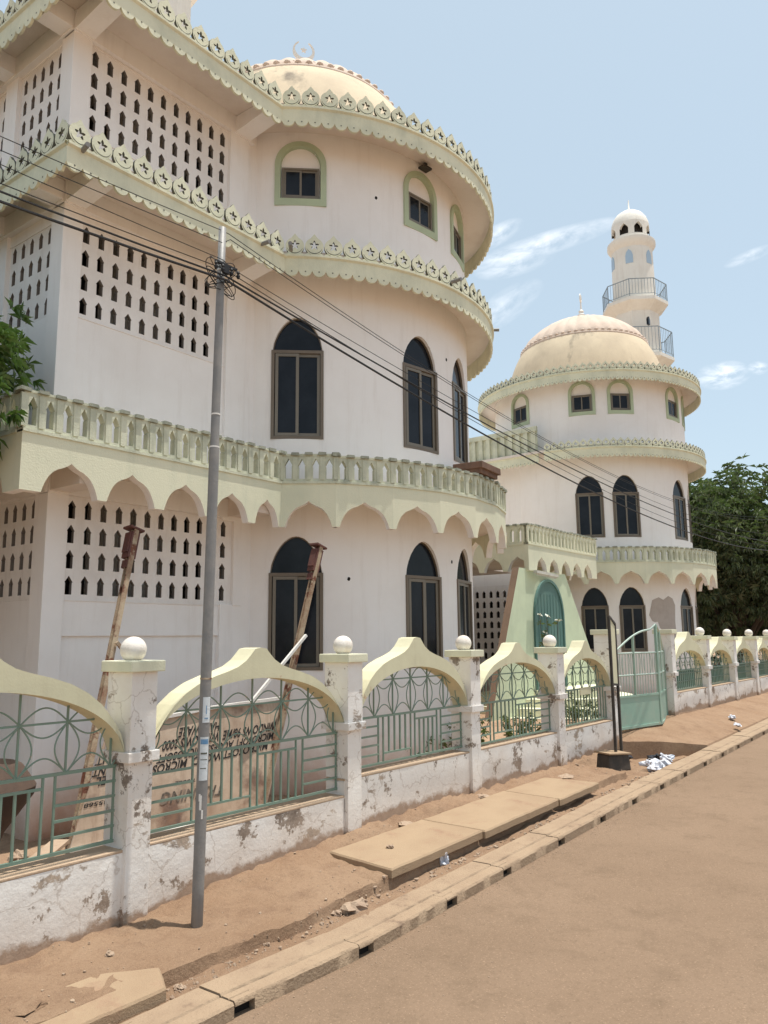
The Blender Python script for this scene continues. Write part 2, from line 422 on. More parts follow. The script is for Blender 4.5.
# ---- cornice --------------------------------------------------------
STAR = [(.064 if k % 2 == 0 else .025) for k in range(10)]
def medallion(mb, f, uc, zc, R=.122, th=.04, m=0, mside=1):
    n = 30; outer = []; inner = []
    for k in range(n):
        a = pi/2+2*pi*k/n
        ro = R
        da = abs(((a-pi/2+pi) % (2*pi))-pi)
        if da < .42: ro = R+ ((.42-da)/.42)**1.5*.055*R/.128
        t = (k*10.0/n); i = int(t) % 10; fr = t-int(t)
        ri = (STAR[i]*(1-fr)+STAR[(i+1) % 10]*fr)*R/.125
        outer.append((uc+ro*cos(a), zc+ro*sin(a)))
        inner.append((uc+ri*cos(a)*1.05, zc+.015+ri*sin(a)*1.12))
    mb.ring(outer, inner, f, -th, 0, m, mside)
    # crescent under the star: groove shade painted as a thin raised dark line
    pts_o = []; pts_i = []
    for k in range(13):
        a = pi*1.08+pi*.84*k/12
        w = .010*sin(pi*k/12)+.001
        pts_o.append((uc+(R-.018)*cos(a), zc+(R-.018)*sin(a))); pts_i.append((uc+(R-.018-w)*cos(a), zc+(R-.018-w)*sin(a)))
    mb.ring(pts_o, pts_i, f, -.004, .0025, 1, 1, closed=False, back=False)

def cornice(segs, z0, parent, medal=True, name='cornice', pitch_m=.268, pitch_s=.186):
    """segs: list of ('L',p0,p1) or ('A',C,R,a0,a1 deg). z0: lowest point of the scallops"""
    mb = MB(); zb = z0+.075; zt = z0+.30
    med = MB()
    for sg in segs:
        if sg[0] == 'L':
            f, L = seg_map(sg[1], sg[2])
        else:
            f = cyl_map(sg[1], sg[2], rad(sg[3])); L = sg[2]*rad(sg[4]-sg[3])
        n = max(1, round(L/pitch_s)); p = L/n
        prevu = None
        K = 8
        for i in range(n):
            chip = random.random() < .05
            for k in range(K):
                ua = i*p+p*k/K; ub = i*p+p*(k+1)/K
                def low(t):
                    e = (2*t-1)/.94
                    if abs(e) >= 1: return zb
                    return zb-.078*sqrt(1-e*e)*(0.55 if chip and t > .5 else 1)
                za, zc = low(k/K), low((k+1)/K)
                th = .032
                mb.quad(f(ua, za, 0), f(ub, zc, 0), f(ub, zt, 0), f(ua, zt, 0), 0)
                mb.quad(f(ua, za, -th), f(ua, zt, -th), f(ub, zt, -th), f(ub, zc, -th), 0)
                mb.quad(f(ua, za, 0), f(ua, za, -th), f(ub, zc, -th), f(ub, zc, 0), 0)
                # lip
                for (d0, d1, e0, e1) in ((0, .028, zt-.05, zt-.028), ):
                    mb.quad(f(ua, e0, d0), f(ub, e0, d0), f(ub, e1, d1), f(ua, e1, d1), 0)
                    mb.quad(f(ua, e1, d1), f(ub, e1, d1), f(ub, zt, d1), f(ua, zt, d1), 0)
                    mb.quad(f(ua, zt, d1), f(ub, zt, d1), f(ub, zt, -th), f(ua, zt, -th), 0)
            # dark disc painted for the shade of a small drilled hole
            uc = (i+.5)*p
            r = .011
            mb.add([f(uc+r*cos(2*pi*q/8), zb-.012+r*sin(2*pi*q/8), .002) for q in range(8)], [tuple(range(8))], 1)
        if medal:
            n = max(1, round(L/pitch_m)); p = L/n
            for i in range(n):
                uc = (i+.5)*p
                tw = random.uniform(-.006, .006)
                Rm = min(.128, p*.485)
                k_ = Rm/.128; zc_ = zt+.135*k_
                medallion(med, (lambda u, z, d, f=f, tw=tw: f(u, z, d+tw)), uc, zc_, R=Rm)
                # neck under the medallion
                med.prism([(uc-p*.497, zt-.002), (uc+p*.497, zt-.002), (uc+p*.497, zt+.012), (uc+.075*k_, zt+.05*k_), (uc-.075*k_, zt+.05*k_), (uc-p*.497, zt+.012)], f, -.036, -.003, 0)
    c = mb.build(name, [M['green2'], M['grime_shade']], parent, recalc=True, merge=True, angle=35)
    if medal: med.build('cresting', [M['green2'], M['grime_shade']], c)
    return c

def slab(mb, outline, z0, z1, m=0):
    n = len(outline)
    mb.add([(x, y, z0) for x, y in outline], [tuple(range(n))[::-1]], m)
    mb.add([(x, y, z1) for x, y in outline], [tuple(range(n))], m)
    for i in range(n):
        j = (i+1) % n
        mb.quad((*outline[i], z0), (*outline[j], z0), (*outline[j], z1), (*outline[i], z1), m)

# ---- drum wall with real openings -----------------------------------
def ftop(zs, zt, w):
    def g(u):
        t = min(1, abs(2*u/w))
        return zs+(zt-zs)*(max(0, 1-t**1.9)**.62)*(1-.02)+(zt-zs)*.02*(1-t)
    return g

def rough(u, s):
    return .010*noise.noise(Vector((u*40, s*7.7, 0)))+.006*noise.noise(Vector((u*110, s*3.1, 2)))

def drum_wall(mb, C, R, bands, a0, a1, depth=.16):
    """bands: (z0,z1,[(ac,w,zb,topfunc)])"""
    step = 1.0
    for (z0, z1, ops) in bands:
        cuts = set(); k = a0
        while k < a1: cuts.add(round(k, 3)); k += step
        cuts.add(a1)
        rng = []
        for (ac, w, zb, g) in ops:
            h = degrees(w/2/R)
            rng.append((ac-h, ac+h, ac, w, zb, g))
            for q in range(29): cuts.add(round(ac-h+2*h*q/28, 3))
        cuts = sorted(cuts); cuts = [c for i, c in enumerate(cuts) if i == 0 or c-cuts[i-1] > 1e-3]
        P = lambda a, z, d=0: (C[0]+(R-d)*cos(rad(a)), C[1]+(R-d)*sin(rad(a)), z)
        for a, b in zip(cuts, cuts[1:]):
            mid = (a+b)/2; op = None
            for r in rng:
                if r[0]-1e-3 <= mid <= r[1]+1e-3: op = r
            if op is None:
                mb.quad(P(a, z0), P(b, z0), P(b, z1), P(a, z1))
            else:
                lo, hi, ac, w, zb, g = op
                ua, ub = rad(a-ac)*R, rad(b-ac)*R
                ta = g(ua)+rough(ua, ac); tb = g(ub)+rough(ub, ac)
                mb.quad(P(a, z0), P(b, z0), P(b, zb), P(a, zb))
                mb.quad(P(a, ta), P(b, tb), P(b, z1), P(a, z1))
                mb.quad(P(a, zb), P(b, zb), P(b, zb, depth), P(a, zb, depth))
                mb.quad(P(a, ta), P(a, ta, depth), P(b, tb, depth), P(b, tb))
                for e, t in ((a, ta), (b, tb)):
                    if abs(e-lo) < 2e-3 or abs(e-hi) < 2e-3:
                        mb.quad(P(e, zb), P(e, zb, depth), P(e, t, depth), P(e, t))

def big_window(parent, C, R, ac, zb, zr, zt, w=.71, fm='brownframe', label=None, openr=False):
    f = tan_map(C, R*cos(w/2/R)-.012, rad(ac))
    fr = MB(); h = w/2+.012; t = .044
    def rect(u0, u1, z0, z1, d0, d1, m=0): fr.prism([(u0, z0), (u1, z0), (u1, z1), (u0, z1)], f, d0, d1, m)
    rect(-h, -h+t, zb, zr, -.03, .03); rect(h-t, h, zb, zr, -.03, .03)
    rect(-h+t, h-t, zb, zb+t, -.03, .03); rect(-h+t, h-t, zr-t, zr, -.03, .03)
    # thin rim following the arch
    g = ftop(zr, zt, w); o = []; i_ = []
    for k in range(25):
        u = -h+2*h*k/24
        o.append((u, g(u*w/2/h)+.03)); i_.append((u*.93, max(zr, g(u*w/2/h)-.014)))
    fr.ring(o, i_, f, -.05, -.02, 0, closed=False, back=False)
    # sashes
    s = .042; mid = .0
    for (u0, u1, d) in ((-h+t+.012, mid+.02, .012), (mid-.022 if not openr else mid+.02, h-t-.006, -.012)):
        za, zc = zb+t+.004, zr-t-.004
        rect(u0, u0+s, za, zc, d-.012, d+.012, 1); rect(u1-s, u1, za, zc, d-.012, d+.012, 1)
        rect(u0+s, u1-s, za, za+s, d-.0118, d+.0118, 1); rect(u0+s, u1-s, zc-s, zc, d-.0118, d+.0118, 1)
    wdw = fr.build('window', [M[fm], M['greyframe']], parent)
    if label: wdw['label'] = label
    gl = MB()
    gl.prism([(-h+t+.05, zb+t+.04), (-.02, zb+t+.04), (-.02, zr-t-.04), (-h+t+.05, zr-t-.04)], f, .002, .006)
    gl.build('pane', M['glass'], wdw)
    gl = MB()
    gl.prism([(.018, zb+t+.04), (h-t-.04, zb+t+.04), (h-t-.04, zr-t-.04), (.018, zr-t-.04)], f, -.022, -.016)
    gl.build('pane', M['glass'], wdw)
    gl = MB()
    pts = [(-h, zr-.01), (h, zr-.01)]+[(h-2*h*k/24, max(zr-.01, g((h-2*h*k/24)*w/2/h))+.03) for k in range(25)]
    gl.prism(pts, f, -.056, -.05)
    gl.build('fanlight', M['glass'], wdw)
    return wdw

def top_window(parent, C, R, ac):
    # recess with white tympanum, sliding window, raised green surround
    f = cyl_map(C, R, rad(ac))
    def outline(hw, zb, zs, zt, n=20):
        p = [(-hw, zb), (hw, zb)]
        for k in range(n+1):
            a = pi*k/n
            p.append((hw*cos(a), zs+(zt-zs)*sin(a)**.9 if sin(a) > 0 else zs))
        return p
    O = outline(.375, 8.455, 9.08, 9.46); I = outline(.292, 8.56, 9.07, 9.385)
    s = MB(); s.ring(O, I, f, -.06, .03, 0, back=False)
    sur = s.build('window_surround', M['surround'], parent)
    t = MB(); t.prism(outline(.300, 8.55, 9.07, 9.39), f, -.065, -.050)
    t.build('tympanum', M['wall'], sur)
    w = MB(); ft = tan_map(C, R-.062, rad(ac)); h = .272; zb, zr = 8.58, 9.06; q = .028
    def rect(u0, u1, z0, z1, d0, d1, m=0): w.prism([(u0, z0), (u1, z0), (u1, z1), (u0, z1)], ft, d0, d1, m)
    rect(-h, -h+q, zb, zr, 0, .045); rect(h-q, h, zb, zr, 0, .045); rect(-h+q, h-q, zb, zb+q, 0, .045); rect(-h+q, h-q, zr-q, zr, 0, .045)
    for (u0, u1, d) in ((-h+q, .015, .02), (-.015, h-q, .006)):
        e = .03
        rect(u0, u0+e, zb+q, zr-q, d, d+.012, 1); rect(u1-e, u1, zb+q, zr-q, d, d+.012, 1)
        rect(u0+e, u1-e, zb+q, zb+q+e, d, d+.0118, 1); rect(u0+e, u1-e, zr-q-e, zr-q, d, d+.0118, 1)
    wo = w.build('window', [M['greyframe'], M['greyframe']], parent)
    for (u0, u1, d) in ((-h+q+.03, -.015, .024), (.015, h-q-.03, .010)):
        g = MB(); g.prism([(u0, zb+q+.03), (u1, zb+q+.03), (u1, zr-q-.03), (u0, zr-q-.03)], ft, d, d+.004)
        g.build('pane', M['glass'], wo)
    return wo

# ---- balcony ---------------------------------------------------------
def ogee(t):
    """t 0..1 from centre to edge of the arch -> height fraction"""
    pts = [(0, 1.0), (.06, .965), (.14, .90), (.28, .83), (.45, .77), (.62, .67), (.78, .50), (.90, .28), (.97, .10), (1, 0)]
    for (a, ha), (b, hb) in zip(pts, pts[1:]):
        if t <= b: return ha+(hb-ha)*(t-a)/(b-a)
    return 0

def arcade(mb, p0, p1, centres, hw, z0, zt, z1, th=.11):
    """fascia hung with pointed arches between p0 and p1"""
    f, L = seg_map(p0, p1)
    us = {0, L}
    for c, h in zip(centres, hw):
        for k in range(-14, 15):
            t = k/14; us.add(c+h*(abs(t)**.8)*(1 if t > 0 else -1))
    us = sorted(u for u in us if 0 <= u <= L)
    def low(u):
        for c, h in zip(centres, hw):
            if abs(u-c) < h-1e-6: return z0+(zt-z0)*ogee(abs(u-c)/h)
        return z0
    for a, b in zip(us, us[1:]):
        if b-a < 1e-5: continue
        la = low(a); lb = low(b)
        mid = (a+b)/2
        for c, h in zip(centres, hw):   # steep foot
            if abs(mid-c) < h:
                if abs(abs(a-c)-h) < 1e-5: la = z0
                if abs(abs(b-c)-h) < 1e-5: lb = z0
        mb.quad(f(a, la, 0), f(b, lb, 0), f(b, z1, 0), f(a, z1, 0))
        mb.quad(f(a, la, -th), f(a, z1, -th), f(b, z1, -th), f(b, lb, -th))
        mb.quad(f(a, la, 0), f(a, la, -th), f(b, lb, -th), f(b, lb, 0), 1)
    mb.quad(f(0, z1, 0), f(L, z1, 0), f(L, z1, -th), f(0, z1, -th))
    for u in (0, L): mb.quad(f(u, z0, 0), f(u, z0, -th), f(u, z1, -th), f(u, z1, 0))

def balustrade(mb, p0, p1, z0, z1, pitch=.183):
    f, L = seg_map(p0, p1)
    n = max(1, round(L/pitch)); p = L/n
    screen(mb, f, 0, L, z0+.012, z1-.035, [p*(i+.5) for i in range(n)], [(z0+z1)/2-.012], min(.082, p*.46), (z1-z0)*.70, .085, 0, 1, double=True)
    # base fillet and top
    mb.prism([(0, z0-.02), (L, z0-.02), (L, z0+.012), (0, z0+.012)], f, -.10, .015)
    mb.prism([(0, z1-.035), (L, z1-.035), (L, z1-.008), (0, z1-.008)], f, -.09, .006)
    for i in range(n+1):
        u = p*i
        w = .058
        o = [(u-w, z1-.03), (u+w, z1-.03), (u+w*.85, z1+.006), (u-w*.85, z1+.006)]
        j = random.uniform(0, .014); dz_ = random.uniform(-.008, .006); o = [(a_+random.uniform(-.005, .005), b_+dz_+random.uniform(-.004, .004)) for a_, b_ in o]
        mb.prism(o, f, -.10, .028+j, 2)
        mb.prism([(u-.028, z0+.03), (u+.028, z0+.03), (u+.034, z1-.05), (u-.034, z1-.05)], f, -.02, .012)

def dome(parent, C, zb=9.70, R=2.48, H=2.72, name='dome', rk=.70, cr=.21, cdir=(.80, -.60)):
    prof = []; N = 46
    for i in range(N+1):
        t = (pi/2)*i/N
        prof.append((max(.02, R*cos(t)), zb+H*sin(t)))
    zr = zb+H*rk
    def rm(r, z, a):
        if z > zr+.05 and r > .1: return r*(1+.012)+.085*abs(cos(a*16))**.7*min(1, (z-zr)/.3)
        return r
    mb = MB(); mb.revolve([p for p in prof if p[1] <= zr+.03], C[0], C[1], 96)
    mb.revolve([(R+.10, zb-.1), (R+.10, zb+.06), (R-.02, zb+.14)], C[0], C[1], 96)
    d = mb.build(name, M['dome'], parent, smooth=True)
    cap = MB(); cap.revolve([p for p in prof if p[1] >= zr-.04], C[0], C[1], 176, rmod=rm)
    cap.build('ribbed_cap', M['domering'], d, smooth=True)
    rg = MB(); t = math.asin((zr-zb)/H); rr = R*cos(t)
    rg.revolve([(rr+.02, zr-.10), (rr+.055, zr-.08), (rr+.055, zr-.02), (rr-.04, zr+.02)], C[0], C[1], 96)
    n = 62
    for k in range(n):
        a = 2*pi*k/n
        for (dr, dz, s_) in ((.0, .03, .062), (-.13, .13, .05), (-.42, .40, .035)):
            q = rr+dr; ca, sa = cos(a+(.5*2*pi/n if dr < 0 else 0)), sin(a+(.5*2*pi/n if dr < 0 else 0))
            rg.sphere((C[0]+q*ca, C[1]+q*sa, zr+dz), s_, 8, sz=.75)
    rg.build('dome_ring', M['domering'], d, smooth=True)
    # finial
    fn = MB(); zt = zb+H; kf = .26/.40
    fn.revolve([(.16, zt-.05), (.17, zt+.02), (.09, zt+.06), (.12, zt+.14), (.13, zt+.20), (.06, zt+.26), (.09, zt+.33), (.03, zt+.40), (.022, zt+.62), (.001, zt+.64)], C[0], C[1], 16)
    # crescent, opening upwards, plus star
    zc = zt+.64+cr; R1 = cr
    f = (lambda u, z, d_: (C[0]+u*cdir[0]-d_*cdir[1], C[1]+u*cdir[1]+d_*cdir[0], z))
    outer = []; inner = []
    for k in range(25):
        a = pi/2+.45+(2*pi-.9)*k/24
        outer.append((R1*cos(a), zc+R1*sin(a)))
        w = .32*R1*sin(pi*k/24)+.002
        inner.append(((R1-w)*cos(a), zc+(R1-w)*sin(a)))
    fn.ring(outer, inner, f, -.02, .02, closed=False)
    st = []
    for k in range(10):
        a = pi/2+pi*k/5; r_ = .06 if k % 2 == 0 else .025
        st.append((r_*cos(a), zc+.03+r_*sin(a)))
    fn.prism(st, f, -.015, .015)
    fn.build('finial', M['finial'], d, smooth=False)
    return d

# =================================================================== NEAR BUILDING
C1 = (9.95, 9.45); R1 = 2.90; RO = 3.5; CW = (10.0, 9.45)
near = thing('mosque_building', 'near white mosque block with latticed walls, a rounded bay and pale green cornices', 'mosque', (7.5, 9.5, .2))
ZB = -.1
XL = 4.5; YB = 16.0
# columns
def col(name, boxes, parent, mats=None):
    for b in boxes:
        m = MB(); m.box(*b); m.build(name, M['wall'], parent, bevel=.008)
col('column', [(4.5, 4.745, 8.0, 8.26, ZB, 9.37), (6.93, 7.28, 7.985, 8.25, 3.77, 9.37), (6.93, 7.28, 8.0, 8.25, ZB, 2.67), (7.13, 7.28, 7.985, 8.25, 2.655, 3.775)], near)
for k in range(1, 6):
    y = 8.26+k*1.32
    col('column', [(4.5, 4.75, y-.30, y, ZB, 9.37)], near)
m = MB(); m.box(7.275, 7.365, 8.0, 8.24, ZB, 5.64); m.add([(7.275, 8.0, 5.64), (7.365, 8.0, 5.64), (7.275, 8.0, 5.72), (7.275, 8.24, 5.64), (7.365, 8.24, 5.64), (7.275, 8.24, 5.72)], [(0, 1, 2), (3, 5, 4), (1, 4, 5, 2)])
m.build('pilaster', M['wall'], near)

fF, _ = seg_map((4.745, 8.03), (6.935, 8.03))      # front wall, u=0 at X=4.745
LF = 2.19
HX = lambda x: x-4.745
wall = MB()
def frect(f, u0, u1, z0, z1, d=0, mb=wall, th=.18):
    mb.prism([(u0, z0), (u1, z0), (u1, z1), (u0, z1)], f, d-th, d)
# plain wall fields: ground floor panel (set back), dado, spandrels
frect(fF, 0, LF, ZB, 2.27, -.035)
frect(fF, 0, LF, 2.27, 2.66, 0)
frect(fF, 0, LF, 3.78, 5.88, 0)
frect(fF, 0, LF, 7.02, 8.17, 0)
frect(fF, 0, LF, 9.34, 9.70, 0)
# little wall between column and drum
f2, _ = seg_map((7.28, 8.03), (7.62, 8.03)); frect(f2, 0, .34, ZB, 9.7)
# left side wall bays
for k in range(5):
    y1 = 8.26+k*1.32; y0 = y1+1.02
    fl, _ = seg_map((4.54, y0), (4.54, y1))
    for (a, b) in ((ZB, 2.66), (3.78, 5.88), (7.02, 8.17), (9.34, 9.70)): frect(fl, 0, 1.02, a, b, 0 if a > 0 else -.02)
wall.box(4.6, 12.6, YB-.2, YB, ZB, 9.7); wall.box(12.4, 12.6, 10.8, YB-.2, ZB, 9.7)
wall.build('wall', M['wall'], near)
# lattice panels
rowsG = [2.82, 3.10, 3.38, 3.655]; rows1 = [6.03, 6.32, 6.61, 6.90]; rows2 = [8.34, 8.62, 8.90, 9.185]
cols = [4.81+.2*k for k in range(11)]
for (rows, z0, z1) in ((rowsG, 2.66, 3.78), (rows1, 5.88, 7.02), (rows2, 8.17, 9.34)):
    LG = 2.385 if z0 < 3 else LF; cc = cols if z0 > 3 else [4.81+.197*k for k in range(12)]
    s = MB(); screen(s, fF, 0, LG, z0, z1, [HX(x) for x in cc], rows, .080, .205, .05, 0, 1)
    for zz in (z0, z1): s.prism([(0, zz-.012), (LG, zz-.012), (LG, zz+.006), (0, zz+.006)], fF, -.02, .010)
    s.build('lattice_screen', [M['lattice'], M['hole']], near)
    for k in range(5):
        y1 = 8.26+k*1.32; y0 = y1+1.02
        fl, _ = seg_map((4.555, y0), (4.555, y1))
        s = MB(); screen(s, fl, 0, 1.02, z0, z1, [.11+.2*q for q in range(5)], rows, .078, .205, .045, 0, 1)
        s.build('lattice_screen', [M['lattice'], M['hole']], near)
# added near-black wall behind the lattice, painted for the shade inside
m = MB(); m.box(5.6, 5.65, 9.3, YB-.25, ZB, 9.6); m.box(5.65, 8.0, 9.3, 9.35, ZB, 9.6); m.build('shade_wall', M['interior_shade'], near)

# drum
mb = MB()
winA = [-138.3, -99.2, -75.2, -35, 5]
GZ = (1.80, 3.10, 3.60); FZ = (4.96, 6.25, 6.74)
bands = [(ZB, 4.2, [(a, .71, GZ[0], ftop(GZ[1], GZ[2], .71)) for a in winA]),
         (4.2, 7.45, [(a, .71, FZ[0], ftop(FZ[1], FZ[2], .71)) for a in winA]),
         (7.45, 9.68, [(a, .60, 8.55, (lambda u: 9.07+.325*sqrt(max(0, 1-(u/.3)**2)))) for a in (-137.8, -97.8, -73.5, -35, 5)])]
drum_wall(mb, CW, R1, bands, -152, 62)
mb.build('drum_wall', M['wall'], near, merge=True, angle=25)
for a in winA:
    big_window(near, CW, R1, a, *GZ, openr=(a == -99.2))
    big_window(near, CW, R1, a, *FZ)
for a in (-137.8, -97.8, -73.5, -35, 5): top_window(near, CW, R1, a)
# added dark core: the shade of the rooms put into its colour
mb = MB(); mb.revolve([(2.2, 0), (2.2, 9.6)], C1[0], C1[1], 32); mb.build('shade_core', M['interior_shade'], near)

def footprint(XLf, Yf, RO, a_end, inset, XJ=None):
    P = [(XLf+inset, YB), (XLf+inset, Yf+inset)]
    r = RO-inset
    aj = -180+degrees(math.asin((C1[1]-(Yf+inset))/r))
    P += arc_pts(C1, r, aj, a_end, 60)
    P += [(12.8, 12.6), (12.8, YB)]
    return P
aj = -180+degrees(math.asin((C1[1]-7.3)/RO))
XJ = C1[0]-sqrt(RO**2-(C1[1]-7.3)**2)
for z0 in (9.325, 7.125):
    RC = 3.45 if z0 > 9 else 3.38
    aj = -180+degrees(math.asin((C1[1]-7.3)/RC)); XJ = C1[0]-sqrt(RC**2-(C1[1]-7.3)**2)
    segs = [('L', (4.10, YB), (4.10, 7.3)), ('L', (4.10, 7.3), (XJ, 7.3)), ('A', C1, RC, aj, 50)]
    cornice(segs, z0, near)
    m = MB(); slab(m, footprint(4.10, 7.3, RC, 50, .04), z0+.295, z0+.37); m.build('roof_slab', M['soffit'], near)
    m = MB()
    m.box(4.49, 7.36, 7.965, 8.2, z0+.035, z0+.294); m.box(4.465, 4.62, 8.0, YB, z0+.035, z0+.294)
    m.build('beam', M['wall'], near)
    for (x0, x1) in ((4.5, 4.745), (7.0, 7.28)):
        m = MB(); ya = 7.352
        m.add([(x0, ya, z0+.12), (x1, ya, z0+.12), (x1, ya, z0+.29), (x0, ya, z0+.29), (x0, 7.97, z0+.05), (x1, 7.97, z0+.05), (x1, 7.97, z0+.29), (x0, 7.97, z0+.29)],
              [(0, 1, 2, 3), (4, 7, 6, 5), (0, 4, 5, 1), (3, 2, 6, 7), (0, 3, 7, 4), (1, 5, 6, 2)])
        m.build('bracket', M['wall'], near)
    for k in range(6):
        y = 8.26+k*1.32
        m = MB(); m.box(4.155, 4.47, y-.27, y-.02, z0+.06, z0+.29); m.build('bracket', M['wall'], near)
# rain spouts
for (p, q) in (((4.28, 7.31, 7.40), (4.24, 7.14, 7.39)), ((C1[0]+3.48*cos(rad(-139)), C1[1]+3.48*sin(rad(-139)), 7.44), (C1[0]+3.70*cos(rad(-139)), C1[1]+3.70*sin(rad(-139)), 7.43)),
               ((C1[0]+3.48*cos(rad(-97)), C1[1]+3.48*sin(rad(-97)), 7.44), (C1[0]+3.66*cos(rad(-97)), C1[1]+3.66*sin(rad(-97)), 7.43)),
               ((C1[0]+3.36*cos(rad(-62)), C1[1]+3.36*sin(rad(-62)), 7.44), (C1[0]+3.50*cos(rad(-62)), C1[1]+3.50*sin(rad(-62)), 7.43)),
               ((6.9, 7.31, 7.40), (6.9, 7.15, 7.39))):
    m = MB(); m.tube([p, q], .028, 10); m.build('rain_spout', M['pole'], near)

# balcony
m = MB()
front = [(3.80, 7.28), (7.30, 7.28)]
arcade(m, (3.80, 14.0), (3.80, 7.392), [.35+.72*k for k in range(9)], [.30]*9, 3.645, 3.975, 4.235)
arcade(m, (3.80, 7.28), (7.30, 7.28), [.53, 1.245, 1.96, 2.66, 3.25], [.31, .30, .29, .27, .205], 3.645, 3.975, 4.235)
angs = [-129+13*k for k in range(14)]
vts = [(7.30, 7.28)]+[(C1[0]+RO*cos(rad(a)), C1[1]+RO*sin(rad(a))) for a in angs]
for p, q in zip(vts, vts[1:]):
    L = hypot(q[0]-p[0], q[1]-p[1]); arcade(m, p, q, [L/2], [L/2-.05], 3.645, 3.985, 4.235)
bal = m.build('balcony', [M['green'], M['wall']], near)
m = MB(); slab(m, [(3.86, 14.0), (3.86, 7.34), (7.3, 7.34)]+[(C1[0]+(RO-.07)*cos(rad(a)), C1[1]+(RO-.07)*sin(rad(a))) for a in angs]+[(12.0, 12.4), (12, 14)], 4.06, 4.20)
m.build('floor_slab', M['soffit'], bal)
m = MB(); balustrade(m, (3.80, 14.0), (3.80, 7.385), 4.235, 4.645); balustrade(m, (3.80, 7.28), (7.30, 7.28), 4.235, 4.645)
for p, q in zip(vts, vts[1:]): balustrade(m, p, q, 4.235, 4.60 if p != vts[0] else 4.62)
m.build('balustrade', [M['rail'], M['rail'], M['railcap']], bal)
m = MB(); m.box(4.49, 7.36, 7.965, 8.2, 3.80, 4.058); m.box(4.465, 4.62, 8.0, 14, 3.80, 4.058); m.build('beam', M['wall'], near)
for (x0, x1) in ((4.5, 4.745), (7.0, 7.28)):
    m = MB(); m.box(x0, x1, 7.40, 7.97, 3.82, 4.055); m.build('bracket', M['soffit'], near)
dome(near, C1)
for (cc_, rr_, aa_, par) in ((CW, R1, -97, near), ((23.7, 9.95), 2.9, -198, None)):
    m = MB(); f = tan_map(cc_, rr_, rad(aa_)); m.prism([(-.09, 9.52), (.09, 9.52), (.09, 9.55), (-.09, 9.55)], f, .0, .13); m.prism([(-.03, 9.53), (.03, 9.53), (.03, 9.62), (-.03, 9.62)], f, .05, .09)
    if par: m.build('floodlight', M['blackpaint'], par)
    else: FL2 = m

# brown box set on the balcony by the third window
tb = MB()
tb.obox((10.35, 6.14, 4.74), (cos(rad(7)), sin(rad(7)), .0), (-sin(rad(7)), cos(rad(7)), 0), (0, 0, 1), .36, .24, .05)
tb.obox((10.35, 6.14, 4.71), (cos(rad(7)), sin(rad(7)), .0), (-sin(rad(7)), cos(rad(7)), 0), (0, 0, 1), .32, .20, .09)
single(tb, 'wooden_tray', M['wood'], 'shallow brown wooden tray lying on the balustrade of the near rounded balcony', 'tray', loc=(10.35, 6.14, 4.61), bevel=.01)

